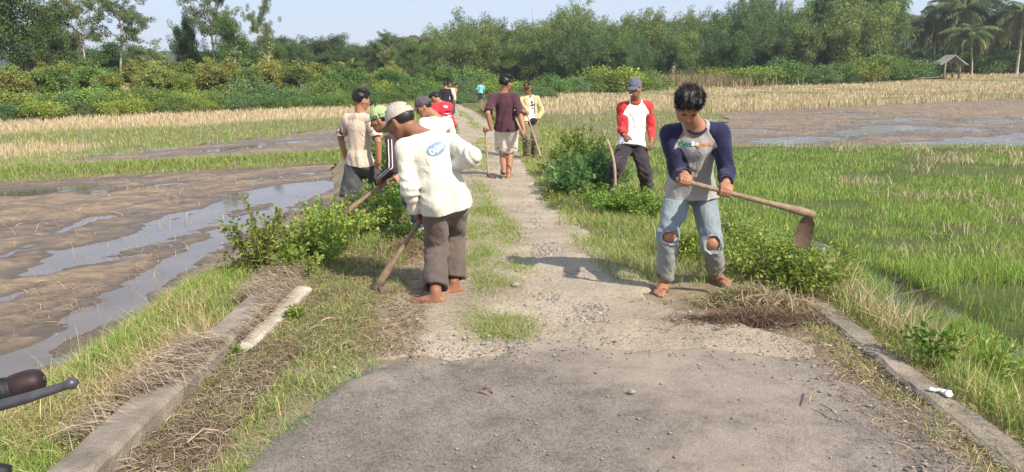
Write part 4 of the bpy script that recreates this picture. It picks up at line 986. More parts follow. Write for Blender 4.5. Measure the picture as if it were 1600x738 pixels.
# ---- 5: purple grey cap, white shirt, pink shorts
p = new('man in purple grey cap, white shirt and pink shorts bending behind the hoeing crew', pos(655, 9.4), 1.0, .009, seed=18)
pose(p, (fz(638, 9.35), fz(662, 9.5)), (662, 252, 9.45), (.6, .75, 0), ((630, 290, 9.3), (655, 290, 9.4)), (684, 184, 9.45), (.7, .6, 0), (0, 0), (662, 168, 9.4), (-.85, -.1, -.42), (-.42, 0, .9), 1, ((-1, 0, 0), (-1, .3, 0)))
arm_loose(p, 0, (652, 240, 9.2), (662, 215, 9.1), (-.2, 0, -1), (0, 1, 0), (-1, 0, 0)); arm_loose(p, 1, (690, 245, 9.7), (712, 215, 9.7), (-.3, 0, -1), (0, 1, 0), (-1, 0, 0))
p.body(); p.hair(under=True); p.cap(fabric('plum_cap_cotton', (.10, .075, .09)), tall=1.1)
p.shirt(fabric('bright_white_cotton', (.80, .79, .76)), None, 1.0, hem=.05, loose=.035, fold=.009)
p.trousers(fabric('pink_print_cotton', (.50, .22, .20), dirt=(.62, .42, .38), dirt_amt=.7), .56, .035, .008)

# ---- 6: red shirt
p = new('man in red T-shirt with white back print and black cap bending forward', pos(697, 15), 1.0, .012, seed=21)
pose(p, (fz(696, 14.9), fz(703, 15.2)), (700, 197, 15.05), (.7, .7, 0), ((690, 228, 14.8), (698, 228, 15)), (688.5, 161, 15), (.8, .6, 0), (0, 0), (679, 153, 15.05), (-.8, .3, -.5), (-.5, .2, .8), 1, ((-1, 0, 0), (-1, .3, 0)))
arm_loose(p, 0, (672, 200, 14.8), (680, 180, 14.7), (-.3, 0, -1), (0, 1, 0), (-1, 0, 0)); arm_loose(p, 1, (690, 205, 15.3), (702, 186, 15.4), (-.3, 0, -1), (0, 1, 0), (-1, 0, 0))
p.body(); p.hair(under=True); p.cap(fabric('black_cap_cotton', (.02, .018, .02)))
p.shirt(fabric('red_shirt_cotton', (.48, .035, .05), var=.2), None, .45, hem=.07, loose=.035, fold=.009)
R_, U_ = unit(p.S[1]-p.S[0]), unit(p.N-p.P); wm = plain('white_print_c', (.7, .6, .58), .8, .2, bmp=0)
for (dx, dy, rx, ry) in ((.0, -.07, .05, .028), (.02, -.17, .085, .02), (.015, -.26, .05, .018), (-.02, -.21, .06, .008)):
    v2, t2 = disc2d(rx, ry, 14, 3); decal(p, p.shirt_o, v2, t2, p.N+R_*dx+U_*dy, R_, U_, -p.face, wm if dy != -.17 else plain('dark_print', (.05, .02, .03), .8, .1, bmp=0), 'printed_patch', .006)
p.trousers(fabric('grey_olive_trouser', (.12, .115, .09)), .95, .03, .008)

# ---- 7-10: farther down the track
def walker(label, u, Y, s, shirt, trou, seed, face=(0, 1, 0), lean=0.0, cap=None, sleeve=1.0, tl=.95, rside=1, res=.02, hx=(1, 0, 0), hoe_to=None, arms=None):
    b = pos(u, Y); p = new(label, b, s, res, seed=seed); px = F_PX/(Y*cp+.4); f = unit(face); hx = unit(V(*hx)); zf = b[2]
    def P_(dx, dz, dy=0): return (u+dx*px, 105+(CAM_H-zf-dz)*px*1.0, Y+dy)
    hx = V(f[1], -f[0], 0) if rside == 1 else V(-f[1], f[0], 0)
    pose(p, (fz(u-.09*px*hx[0], Y-.09*hx[1]+.06), fz(u+.09*px*hx[0], Y+.09*hx[1]-.06)), P_(0, .86*s), hx, (P_(-.1+f[0], .45, f[1]), P_(.1+f[0], .45, f[1])), P_(lean*f[0]+0, (1.40-.3*abs(lean))*s, lean*f[1]), hx, (0, 0),
         P_((lean*1.3+.03)*f[0], (1.555-.45*abs(lean))*s, (lean*1.3+.03)*f[1]), (f[0], f[1], -.25-abs(lean)), (f[0]*.2, f[1]*.2, 1), rside, ((f[0], f[1], 0), (f[0], f[1], 0)))
    if hoe_to is not None:
        hb = hoe_to; ha = at(*P_(.12*f[0]-.15, .95*s, .2*f[1])); ax = unit(hb-ha); arm_grip(p, 0, ha+ax*.1, ax, 1, .016, P_(-.35, 1.0, 0)); arm_grip(p, 1, ha+ax*.35, ax, 1, .016, P_(.35, 1.0, 0))
    else:
        for i in (0, 1):
            q = hx*(2*i-1); arm_loose(p, i, P_(.25*q[0]+.1*f[0], .80*s, .25*q[1]+.1*f[1]), P_(.4*q[0]-.2*f[0], 1.05, .4*q[1]-.2*f[1]), (f[0]*.2, f[1]*.2, -1), (-q[0], -q[1], 0), (f[0], f[1], 0))
    p.body(); p.hair(.8, 150, under=cap is not None)
    if cap is not None: p.cap(cap)
    p.shirt(shirt, None, sleeve, hem=.08, loose=.035, fold=.008); p.trousers(trou, tl, .03, .007); return p
walker('person in black top and pale blue trousers seen from behind on the track', 696.5, 31, 1.0, fabric('black_cotton', (.02, .02, .024)), fabric('pale_blue_cotton', (.45, .55, .62)), 24, (-.25, 1, 0), .05)
walker('person in pale shirt half hidden behind the black top', 702.5, 36, .98, fabric('pale_shirt_cotton', (.68, .60, .52)), fabric('dark_trouser', (.04, .04, .045)), 26, (.2, -1, 0), 0, rside=0)
hb = pos(721, 38.5, .03)
p = walker('person in orange shirt hoeing at the end of the track', 707.5, 39.5, .98, fabric('orange_cotton', (.60, .27, .06)), fabric('dark_grey_trouser', (.05, .048, .045)), 28, (.9, -.3, 0), .12, hoe_to=hb)
hoe('small distant hoe swung by the person in the orange shirt', pos(707.5, 39.5, .95)+V(.0, -.1, 0), hb, V(-.5, 0, -.7), .16, .2)
walker('distant person in turquoise shirt walking away through the green plants', 751, 54, 1.0, fabric('turquoise_cotton', (.18, .52, .56)), fabric('dark_shorts', (.05, .045, .05)), 31, (.1, 1, 0), .04, sleeve=.45, tl=.5)

# ---- 11: maroon T-shirt
p = new('man in maroon T-shirt and white shorts walking away with a stick hoe', pos(788, 12.1), 1.02, .009, seed=34)
A1 = fz(795, 12.15, .078); A0 = pos(787, 12.0); A0[2] += .17
pose(p, (A0, A1), (791, 200, 12.12), (.95, -.15, 0), ((786, 240, 12.7), (797, 240, 12.7)), (787, 146, 12.10), (.97, -.1, .02), (0, 0), (791, 130.5, 12.1), (.75, .62, -.12), (.05, 0, 1), 1, ((-.1, 1, -.7), (.25, 1, 0)))
ha, hb = at(757.5, 196, 12.0), pos(763.5, 12.0, .035); ax = unit(hb-ha)
arm_grip(p, 0, ha+ax*.07, ax, 1, .014, (752, 178, 11.8))
ma, mb_ = at(806, 186, 11.85), at(827, 231, 11.8); ax2 = unit(mb_-ma); arm_grip(p, 1, ma+ax2*.24, ax2, -1, .015, (822, 180, 11.9))
p.body(); p.hair(1.2, 1500)
p.shirt(fabric('maroon_cotton', (.085, .034, .048), var=.15), None, .46, hem=.085, loose=.026, fold=.009, sl_loose=.025)
p.trousers(fabric('off_white_short_cotton', (.72, .66, .58)), .49, .035, .009); p.sandals(M['dark_sole'])
hoe('thin long handled hoe standing upright in the hand of the man in maroon', ha, hb, unit(V(.95, -.2, -.12)), .10, .12, .013, .016, wood='pale_wood', width_dir=unit(V(.2, .95, 0)))
root = empty('sickle', mb_, 0, 'sickle with pale handle in the right hand of the man in maroon', 'sickle')
mb = MB(); mb.tube([ma-mb_, ma+ax2*.32-mb_], [.013, .015], 10); mb.build('handle', M['pale_wood'], root)
mb = MB(); tt = np.linspace(0, 1, 14); c = [ma+ax2*(.31+.20*t)-mb_+V(.05*math.sin(t*3.0), 0, -.02*t) for t in tt]; v = np.concatenate([[q-V(.0, .002, 0)-V(.018*(1-t*t), 0, 0), q+V(.018*(1-t*t)+.001, 0, 0), q+V(0, .002, 0)-V(.018*(1-t*t), 0, 0)] for q, t in zip(c, tt)])
mb.add(v, [[i*3+a, i*3+b, i*3+3+b, i*3+3+a] for i in range(13) for a, b in ((0, 1), (1, 2), (2, 0))]); mb.build('blade', M['steel'], root)

# ---- 12: village cap, yellow jacket
p = new('man in dark gold-banded cap and open yellow jacket leaning on a hoe', pos(829, 16.4), 1.0, .011, skin_m='skin_b', seed=37)
pose(p, (fz(824, 16.35), fz(836, 16.5)), (827, 191, 16.45), (1, .1, 0), ((822, 220, 15.8), (835, 220, 15.8)), (826, 149.5, 16.42), (1, .12, 0), (0, .0), (823.5, 138, 16.36), (-.15, -1, -.12), (0, 0, 1), 0, ((-.4, -1, 0), (.3, -1, 0)))
ha, hb = at(821, 170, 16.05), pos(846, 15.9, .03); ax = unit(hb-ha)
arm_grip(p, 0, online(ha, hb, 823.3), ax, 1, .015, (806, 176, 16.2)); arm_loose(p, 1, (839, 189, 16.4), (846, 172, 16.5), (0, -.1, -1), (-1, 0, 0), (0, -1, 0))
p.body(); p.hair(under=True)
cb = fabric('black_cap_felt', (.018, .016, .017)); co = p.cap(cb, tall=1.18, tilt=.05); gold = plain('gold_braid', (.55, .36, .06), .5, .1, bmp=0)
r, f, u = p.fr; c = p.Hd-p.base
for zz, rr in ((.034, .0905), (.050, .0895)):
    th = np.linspace(.2, math.pi-.2, 15); mb = MB(); mb.tube([c+u*zz-f*.012+r*math.cos(q)*rr+f*math.sin(q)*rr*1.24 for q in th], .0038, 5); mb.build('braid', gold, co)
v2, t2 = disc2d(.019, .024, 12, 2); mb = MB(); mb.add(v2[:, :1]*r+v2[:, 1:]*u+c+u*.092+f*.094, None, t2); mb.build('badge', gold, co)
v2, t2 = disc2d(.010, .013, 12, 2); mb = MB(); mb.add(v2[:, :1]*r+v2[:, 1:]*u+c+u*.092+f*.097, None, t2); mb.build('badge_centre', plain('red_enamel', (.35, .03, .03), .4, .1, bmp=0), co)
p.shirt(fabric('white_tee_cotton', (.78, .77, .75)), fabric('yellow_jacket_sleeve', (.60, .48, .24)), 1.0, hem=.06, loose=.028, fold=.008, sleeve_name='jacket_sleeve')
yj = fabric('yellow_jacket_cotton', (.62, .50, .27), var=.25); U_ = unit(p.N-p.P); R_ = unit(p.S[1]-p.S[0]); fw = p.face
g = SDF(*p.bounds([p.P, p.N]+p.S, .3), .011); Cc = p.P+(p.N-p.P)*.68
g.cone(p.P-U_*.12, Cc, .192, .172, .03, flat=(fw, .80)); g.cone(Cc, p.N-U_*.05, .172, .105, .03, flat=(fw, .80)); folds(g, .009, 36, U_, 5)
g.cut(p.P-U_*.08, -U_); g.cone(p.P-U_*.3+R_*.07, p.N+U_*.05+R_*.012, .085, .05, 0, flat=(fw, 4.0), sub=True) if False else None
P, F = g.mesh(); ctr = P[F].mean(1); q = (ctr-p.N); keep = ~(((q@fw) > .0) & (np.abs(q@R_-.055) < .055+.05*np.clip(-(q@U_), 0, .6)))
p.put('jacket', P, F[keep], yj)
pm = plain('navy_print', (.06, .06, .12), .8, .2, bmp=0)
for dx, dy, rx, ry in ((.05, -.13, .028, .03), (.07, -.19, .02, .035), (.035, -.2, .018, .02), (.065, -.26, .03, .012)):
    v2, t2 = disc2d(rx, ry, 10, 2); decal(p, p.shirt_o, v2, t2, p.N+R_*dx+U_*dy, R_, U_, fw, pm, 'printed_patch', .006)
g = SDF(p.P-.25, p.P+.25, .01); g.ell(p.P+fw*.165+R_*.07-U_*.02, np.array([R_, fw, U_]), V(.085, .045, .062), .01); folds(g, .003, 50, U_, 3); p.obj('belt_bag', g, fabric('black_nylon', (.025, .025, .028)))
p.trousers(fabric('olive_trouser_cotton', (.17, .15, .085)), .95, .032, .009)
hoe('hoe with straight pale handle propped under the hand of the yellow jacketed man', ha, hb, unit(V(.3, -.8, -.3)), .14, .18, .014, .018, wood='pale_wood')

# ---- 13: white shirt with red sleeves
p = new('man in white shirt with red sleeves and grey cap smoking behind the verge plants', pos(985, 10.3), 1.02, .0085, skin_m='skin_b', seed=41)
pose(p, (fz(952, 10.15), fz(1012, 10.35)), (987, 229, 10.3), (1, .05, 0), ((955, 272, 9.6), (1010, 270, 9.7)), (993, 158, 10.28), (1, .15, 0), (.01, .0), (992, 139, 10.18), (-.42, -.88, -.10), (-.03, 0, 1), 0, ((-.8, -.8, 0), (.2, -1, 0)))
arm_loose(p, 0, (975, 211, 9.98), (966, 196, 10.6), (.45, -.35, -.75), (.4, .9, 0), (.3, -.6, .3), .9); arm_loose(p, 1, (1018, 222, 10.2), (1022, 195, 10.7), (-.15, -.15, -1), (-1, .2, 0), (0, -1, 0), .6)
p.body(); p.hair(under=True)
gcap = fabric('blue_grey_cap_cotton', (.11, .125, .16), dirt=(.16, .17, .2), dirt_amt=.5); co = p.cap(gcap, tall=1.12, tilt=-.02)
r, f, u = p.fr; c = p.Hd-p.base; mb = MB(); 
for j in range(5):
    a = math.pi/2+.25-.16*j; q = c+u*.072-f*.012+r*math.cos(a)*.083+f*math.sin(a)*.104; mb.tube([q-u*.009-f*.002, q+u*(.012 if j % 2 else .006), q-u*.004+r*.009], .0032, 5)
mb.build('lettering', plain('pink_thread', (.62, .42, .42), .8, .1, bmp=0), co)
red = fabric('red_sleeve_cotton', (.56, .045, .045)); p.shirt(fabric('clean_white_cotton', (.82, .81, .79)), red, 1.0, hem=.07, loose=.030, fold=.010, collar=(red, .010), ra_k=1.3)
tr = fabric('black_plum_trouser', (.035, .028, .034), dirt=(.085, .075, .075), dirt_amt=.5, hem=(-.1, .4, (.06, .05, .045))); p.trousers(tr, .97, .034, .010)
gb = fabric('grey_knee_band', (.17, .165, .17))
for i in (0, 1):
    d = unit(p.K[i]-p.HP[i]); a = p.K[i]-d*.10-p.base; mb = MB(); th = np.linspace(0, 2*math.pi, 25)[:-1]; e1 = unit(np.cross(d, V(0, 1, 0))); e2 = np.cross(d, e1); rr = .089
    v = np.concatenate([a+d*q+rr*x_*(np.cos(th)[:, None]*e1+np.sin(th)[:, None]*e2) for q, x_ in ((-.022, 1.04), (.022, 1.0))]); j = np.arange(24); jn = (j+1) % 24
    mb.add(v, np.stack([j, jn, jn+24, j+24], 1)); mb.build('knee_band', gb, p.trousers_o)
mo = p.Hd-u*.050+f*.088; q1 = mo+f*.070-u*.012-r*-.012; cg = empty('cigarette', mo, 0, 'white cigarette between the lips of the man with red sleeves', 'cigarette')
mb = MB(); mb.tube([mo-mo, (q1-mo)], .0042, 8); mb.build('paper', plain('cigarette_paper', (.8, .78, .74), .8, .03, bmp=0), cg)
# his stick stands in the verge in front of him
sb = pos(958, 9.4, -.02); st = at(951, 218, 9.4); tt = np.linspace(0, 1, 14); pts = sb+(st-sb)*tt[:, None]; pts[:, 0] += .035*np.sin(tt*2.6)*1.6; pts[:, 0] -= .05*tt**4
mb = MB(); mb.tube(pts-sb, np.interp(tt, [0, .8, 1], [.017, .019, .016])*(1+.06*np.sin(tt*25)), 10); so = mb.build('wooden_stick', M['pale_wood'], None, loc=sb); tag(so, 'crooked wooden stick planted upright in the verge before the man with red sleeves', 'stick')
# ================================================================== plants
def leaf_cards(c, d, nrm, L, Wd, col, fold=.0, base=0.0):
    """one leaf each: a rhombus along d, spread along d x nrm; c = leaf stalk end"""
    n = len(c); d = d/(np.linalg.norm(d, axis=1)[:, None]+1e-9); w = np.cross(d, nrm); w /= np.linalg.norm(w, axis=1)[:, None]+1e-9; nn = np.cross(w, d)
    L = np.broadcast_to(L, (n,))[:, None]; Wd = np.broadcast_to(Wd, (n,))[:, None]
    v = np.stack([c, c+d*L*.45+w*Wd/2+nn*L*.06, c+d*L-nn*L*.08, c+d*L*.45-w*Wd/2+nn*L*.06], 1).reshape(-1, 3)
    f = np.arange(4*n).reshape(-1, 4); return v, f, np.repeat(col, 4, 0)
def blades(p, h, lean_dir, lean, w, col, rng, seg=2):
    """grass blades rooted at p; returns verts, quads, colours"""
    n = len(p); ld = np.stack([np.cos(lean_dir), np.sin(lean_dir), 0*lean_dir], 1); side = np.stack([-ld[:, 1], ld[:, 0], 0*lean_dir], 1)
    a = rng.uniform(0, 6.28, n); side = np.stack([np.cos(a), np.sin(a), 0*a], 1); V_ = []
    h = h[:, None]; lean = lean[:, None]; w = w[:, None]; Z = V(0, 0, 1)
    for t, wf in ((0, 1.0), (.55, .8), (1.0, .06)):
        c = p+Z*h*(t-.35*lean*t*t)+ld*h*lean*t**1.8
        V_ += [c-side*w*wf/2, c+side*w*wf/2]
    v = np.stack(V_, 1).reshape(-1, 3); k = np.arange(n)[:, None]*6
    f = np.concatenate([k+np.array([0, 1, 3, 2]), k+np.array([2, 3, 5, 4])], 0); return v, f, np.repeat(col, 6, 0)
def pick(rng, cols, n, jit=.18):
    c = np.array(cols)[rng.randint(len(cols), size=n)]; return c*(1+jit*rng.randn(n, 1)).clip(.4, 1.7)
def scatter(rng, n, y0, y1, xl, xr, power=1.0):
    """points with density falling with distance"""
    u = rng.rand(n)
    if power == 0: Y = y0+(y1-y0)*u
    else: q = 1-power*1.0 if power != 1 else 0; Y = y0*(y1/y0)**u if power == 1 else (y0**q+(y1**q-y0**q)*u)**(1/q)
    L, R_ = xl(Y), xr(Y); x = L+(R_-L)*rng.rand(n); return x, Y
def grass(name, x, Y, h, w, lean, cols, rng, mat='grass', dz=-.01, label=None, z=None, ldir=None):
    z = (terrain(x, Y) if z is None else z)+dz; p = np.stack([x, Y, z], 1); n = len(p)
    wpx = np.maximum(w, Y/F_PX*.9)
    v, f, c = blades(p, h*(1+.3*rng.randn(n)).clip(.3, 1.8), rng.uniform(0, 6.28, n) if ldir is None else ldir, np.clip(lean*(1+.5*rng.randn(n)), .02, 1.4), wpx, pick(rng, cols, n)*(2.0 if mat == 'grass' else 1.05), rng)
    o = mesh_np(name, v, f, M[mat], col=c); tag(o, kind='stuff'); return o
G = lambda *c: np.array(c)
green_rice = [(.105, .18, .036), (.13, .20, .04), (.095, .165, .034), (.175, .215, .05), (.13, .19, .05), (.20, .20, .07)]
lush = [(.085, .15, .03), (.11, .175, .035), (.14, .19, .04), (.20, .20, .07)]
mixed = [(.115, .155, .045), (.15, .17, .06), (.22, .195, .09), (.09, .13, .035), (.27, .22, .11), (.10, .15, .04)]
dry = [(.42, .33, .19), (.50, .40, .24), (.35, .26, .15), (.30, .235, .12)]
straw_c = [(.50, .40, .27), (.43, .34, .225), (.56, .465, .33), (.33, .28, .16)]
rng = np.random.RandomState(11)
# -- young rice on the right, thinning round bare wet patches and the ditch
x, Y = scatter(rng, 185000, 3.0, 20.0, lambda y: crestR(y)+.30, lambda y: y*.78+2.5, 1.35)
bare = sstep(.06, .30, fbm(x*.45, Y*.65, 91, 3)); dd = ditch(x, Y); keep = (rng.rand(len(x)) > bare*.93) & (rng.rand(len(x)) > sstep(.3, .75, dd)*.985) & (Y > 2.9)
keep &= ~((Y > 19.2+.4*np.sin(x*.7)) & (rng.rand(len(x)) < .5)) & ~((x < 3.1) & (Y < 4.5) & (rng.rand(len(x)) < .6))
x, Y = x[keep], Y[keep]; hh = .085+.05*fbm(x*.7, Y*.7, 92, 3)+.06*(Y < 7.5)*(x < 6)-.04*(Y > 16)
grass('rice_grass', x, Y, np.clip(hh, .08, .5), .0055, .32, green_rice, rng)
# dry clumps in the rice
cx, cy = scatter(rng, 24, 8.0, 19.0, lambda y: y*.33+1.0, lambda y: y*.72, 0); 
x = np.repeat(cx, 90)+rng.randn(24*90)*.24; Y = np.repeat(cy, 90)+rng.randn(24*90)*.2; grass('dry_grass', x, Y, np.full(len(x), .17), .006, .5, straw_c, rng, 'straw')
# -- weeds and straw along the low right kerb
x, Y = scatter(rng, 9000, 2.2, 9, lambda y: crestR(y)-.08+0*y, lambda y: crestR(y)+.75, 1); grass('verge_grass', x, Y, np.full(len(x), .17), .005, .5, lush+mixed, rng)
x, Y = scatter(rng, 2600, 2.4, 6.5, lambda y: crestR(y)-.02, lambda y: crestR(y)+.5, 1); k = fbm(x*2, Y*2, 93, 2) > -.05; x, Y = x[k], Y[k]; grass('dry_grass', x, Y, np.full(len(x), .26), .006, .55, dry+straw_c, rng, 'straw')
# -- low turf on the shoulders and the crown of the track
def turf(n, y0, y1, xl, xr, h, cols, thr, sd, pw=1.2, lean=.7, name='verge_grass', sc=1.6):
    x, Y = scatter(rng, n, y0, y1, xl, xr, pw); k = fbm(x*sc, Y*sc, sd, 3)+.18*rng.randn(len(x)) > thr
    k &= Y > y0+(.7 if sd == 104 else .35)*rng.rand(len(x))**1.5
    if sd in (104, 105): k &= rng.rand(len(x)) < np.exp(-((x-medx(Y))/(np.where(Y < 8.6, .165, .125)+.06*fbm(x*0, Y*1.5, sd, 2)))**2)
    x, Y = x[k], Y[k]; return grass(name, x, Y, np.full(len(x), h)*(1+.4*fbm(x*2, Y*2, sd+3, 2)), .004, lean, cols, rng, dz=.0)
turf(30000, 2.4, 6.2, lambda y: -1.58+0*y, lambda y: np.where(y < 4.4, np.interp(y, [2.4, 3, 3.6, 4.1, 4.4], [-1.14, -1.05, -.90, -.68, -.62]), pathL(y)+.22), .060, mixed, -.12, 101, 1.0, .9)
turf(9000, 3.0, 5.2, lambda y: -1.42+0*y, lambda y: -.72+0*y, .05, [(.085, .15, .05), (.12, .18, .06), (.15, .19, .08)], .02, 102, 1.0, .9)
turf(26000, 5.8, 40, lambda y: crestL(y)+.0, lambda y: pathL(y)+.10, .10, mixed+lush, -.25, 103, 1.4)
turf(110000, 4.30, 9.0, lambda y: medx(y)-.42, lambda y: medx(y)+.36, .075, mixed+lush, -.34, 104, 1.2, .8)
turf(60000, 8.6, 45, lambda y: medx(y)-.46, lambda y: medx(y)+.34, .08, mixed+lush, -.2, 105, 1.3, .7, sc=.8)
turf(50000, 5.55, 46, lambda y: pathR(y)-np.where(y > 8, .10, .22), lambda y: crestR(y)+.45, .10, mixed+lush, -.28, 106, 1.4)
turf(12000, 2.2, 5.1, lambda y: 1.84+0*y, lambda y: 2.30+0*y, .055, mixed+lush+dry, .0, 107, 1.0, .9)
# -- bank below the long kerb: fresh grass and dead straw
x, Y = scatter(rng, 60000, 1.9, 9.5, lambda y: crestL(y)-.95-.15*np.sin(y*2), lambda y: np.where(y < 5.4, -1.80, crestL(y)+.25), 1.1); k = fbm(x*1.1, Y*.8, 111, 2)+.2*rng.randn(len(x)) > -.30
grass('bank_grass', x[k], Y[k], np.full(k.sum(), .10), .0045, .65, lush+lush+[(.17, .21, .06), (.3, .25, .13)], rng)
grass('dry_grass', x[~k], Y[~k], np.full((~k).sum(), .15), .005, .9, dry, rng, 'straw')
# -- dead thatch lying over the kerb, cut weeds and roots raked on to the shoulders
def litter(name, x, Y, z, L, w, cols, rng, tilt=.12, ang=None, label=None):
    n = len(x); a = rng.uniform(0, 6.28, n) if ang is None else ang+.5*rng.randn(n); d = np.stack([np.cos(a), np.sin(a), tilt*rng.randn(n)], 1); p = np.stack([x, Y, z], 1)
    sd = np.stack([-np.sin(a), np.cos(a), .3*rng.randn(n)], 1); l = (L*(1+.5*rng.randn(n)).clip(.3, 2))[:, None]; b = (rng.randn(n)*.12)[:, None]; ww = np.maximum(w, Y/F_PX*.7)[:, None]; V_ = []
    for t, wf in ((0, .6), (.35, 1), (.7, .9), (1, .2)):
        c = p+d*l*(t-.5)+sd*l*b*math.sin(t*3.14)+V(0, 0, 1)*(l*.10*math.sin(t*3.14)); V_ += [c-sd*ww*wf/2, c+sd*ww*wf/2]
    v = np.stack(V_, 1).reshape(-1, 3); k = np.arange(n)[:, None]*8; f = np.concatenate([k+np.array(q) for q in ([0, 1, 3, 2], [2, 3, 5, 4], [4, 5, 7, 6])], 0)
    return tag(mesh_np(name, v, f, M['straw'], col=np.repeat(pick(rng, cols, n), 8, 0)), kind='stuff')
thatch = [(.42, .33, .24), (.34, .26, .185), (.26, .20, .14), (.48, .39, .28)]; root_c = [(.13, .09, .065), (.19, .135, .09), (.09, .065, .05), (.25, .18, .12)]
x, Y = scatter(rng, 3900, 2.2, 5.8, lambda y: -1.92+0*y, lambda y: -1.60+0*y, .8); k = fbm(x*.5, Y*1.3, 121, 2)+.6*sstep(4.4, 5.4, Y)-.44+(x < -1.78)*.2 > .0; x, Y = x[k], Y[k]
litter('dead_grass', x, Y, np.where(x < -1.79, .03+.1*(x+1.92)*7, .125)+.02*rng.rand(len(x)), .16, .0035, thatch, rng, .25, ang=-.2)
x = -1.585+.02*rng.rand(900); Y = rng.uniform(4.2, 5.5, 900); litter('dead_grass', x, Y, rng.uniform(.0, .12, 900), .13, .0035, thatch, rng, .9, ang=.2)
x, Y = scatter(rng, 4200, 2.3, 4.3, lambda y: -1.57+0*y, lambda y: -1.24+0*y, .8); litter('cut_roots', x, Y, terrain(x, Y)+.02+.02*rng.rand(len(x)), .10, .003, root_c+thatch, rng)
x, Y = scatter(rng, 6500, 4.1, 7.0, lambda y: -1.5+0*y, lambda y: -.55+0*y, .8); k = fbm(x*1.4, Y*1.4, 124, 2) > -.1; x, Y = x[k], Y[k]; litter('cut_grass', x, Y, terrain(x, Y)+.015+.03*rng.rand(len(x)), .09, .0032, dry+root_c+[(.26, .16, .09)], rng)
x, Y = scatter(rng, 2600, 2.5, 5.0, lambda y: 1.62+0*y, lambda y: 2.2+0*y, .8); litter('cut_grass', x, Y, terrain(x, Y)+.02+.02*rng.rand(len(x)), .08, .003, dry+root_c, rng)
def heap(cx, cy, sx, sy, hgt, n, cols, name):
    x = cx+sx*rng.randn(n)*.5; Y = cy+sy*rng.randn(n)*.5; e = np.exp(-((x-cx)/sx)**2-((Y-cy)/sy)**2); return litter(name, x, Y, terrain(x, Y)+.01+hgt*e*rng.rand(n), .13, .004, cols, rng, .5)
heap(1.62, 5.12, .30, .15, .11, 1700, [(.26, .25, .11), (.36, .30, .16), (.42, .34, .20), (.18, .19, .07), (.28, .2, .12)], 'cut_weeds')
heap(1.78, 4.95, .30, .16, .12, 900, [(.34, .27, .16), (.40, .32, .19), (.26, .19, .12)], 'cut_weeds')
heap(1.6, 4.72, .5, .12, .03, 1500, [(.16, .10, .065), (.2, .13, .085), (.11, .075, .05)], 'cut_roots'); heap(-.95, 6.7, .22, .3, .10, 900, [(.28, .2, .12), (.22, .15, .1), (.19, .17, .08)], 'cut_weeds')
heap(.60, 9.2, .16, .3, .07, 500, [(.13, .17, .05), (.2, .22, .06), (.16, .15, .07)], 'cut_weeds')
# -- trash of old straw on the ploughed mud
x, Y = scatter(rng, 16000, 3.2, 30, lambda y: -y*.75-1.5, lambda y: toeL(y)-.05, 1.2); k = (maskL(x, Y) > .5) & (fbm(x*.9+Y*.4, Y*1.2, 131, 3) > .0); x, Y = x[k], Y[k]; r = relief(x, Y, CH_L, .75, 60); k = r > -.01; litter('field_trash', x[k], Y[k], -.80+r[k]+.012, .10, .003, thatch+thatch+dry+root_c, rng, .25)
x, Y = scatter(rng, 500, 3.5, 18, lambda y: -y*.75-1, lambda y: toeL(y)-.05, 1.2); k = maskL(x, Y) > .5; x, Y = x[k], Y[k]; grass('dry_grass', x, Y, np.full(len(x), .17), .004, .6, dry, rng, 'straw', z=np.full(len(x), -.80))
x, Y = scatter(rng, 5200, 20.5, 55, lambda y: y*.2, lambda y: y*.75, .8); k = maskR(x, Y) > .5; x, Y = x[k], Y[k]; r = relief(x, Y, CH_R, .1, 75); k = r > 0; litter('field_trash', x[k], Y[k], -.55+r[k]+.02, .13, .006, thatch, rng, .3)
# -- grass on the bunds, stubble in the dry fields
def onbund(n, cols, h, off, sd):
    x = rng.uniform(-22, -3.0, n); Y = bundY(x)+off+rng.randn(n)*.62; k = (x < crestL(Y)-.5) & (maskL(x, Y) < .35); x, Y = x[k], Y[k]; return grass('bund_grass', x, Y, np.full(len(x), h), .006, .5, cols, rng)
onbund(30000, lush+lush+mixed, .15, .0, 1)
def fieldgrass(n, y0, y1, xl, xr, cond, cols, h, name, mat='straw', pw=1.3, w=.012, lean=.25):
    x, Y = scatter(rng, n, y0, y1, xl, xr, pw); k = cond(x, Y); x, Y = x[k], Y[k]; return grass(name, x, Y, np.full(len(x), h), w, lean, cols, rng, mat)
isstraw = strawL
fieldgrass(60000, 18, 58, lambda y: -y*.8-1, lambda y: crestL(y)-.8, lambda x, Y: (Y > bundY(x)+2) & (maskL(x, Y) < .3) & (rng.rand(len(x)) < isstraw(x, Y)), straw_c, .20, 'stubble')
fieldgrass(42000, 16, 58, lambda y: -y*.8-1, lambda y: crestL(y)-.4, lambda x, Y: (Y > bundY(x)+1.2) & (maskL(x, Y) < .3) & (rng.rand(len(x)) > .9*isstraw(x, Y)), lush+mixed, .13, 'field_grass', 'grass')
fieldgrass(70000, 36, 140, lambda y: y*.0+0, lambda y: y*.75, lambda x, Y: (maskR(x, Y) < .2) & (x > crestR(Y)+1) & (rng.rand(len(x)) < .9*sstep(-.3, .3, fbm(x*.35, Y*.35, 40, 3)+.1+.25*np.sin(Y*.16+x*.03))), straw_c, .24, 'stubble', pw=1.1)
fieldgrass(32000, 20, 110, lambda y: crestR(y)+.3, lambda y: y*.75, lambda x, Y: (maskR(x, Y) < .2) & (Y > 19.5) & (fbm(x*.35, Y*.35, 40, 3) < .15), lush+mixed, .14, 'field_grass', 'grass', pw=1.2)
fieldgrass(6000, 36, 66, lambda y: y*.22, lambda y: y*.8, lambda x, Y: (np.abs(Y-(38.2+(x-10.8)*.66)) < 1.0), straw_c+dry, .55, 'dry_grass', pw=1.0)
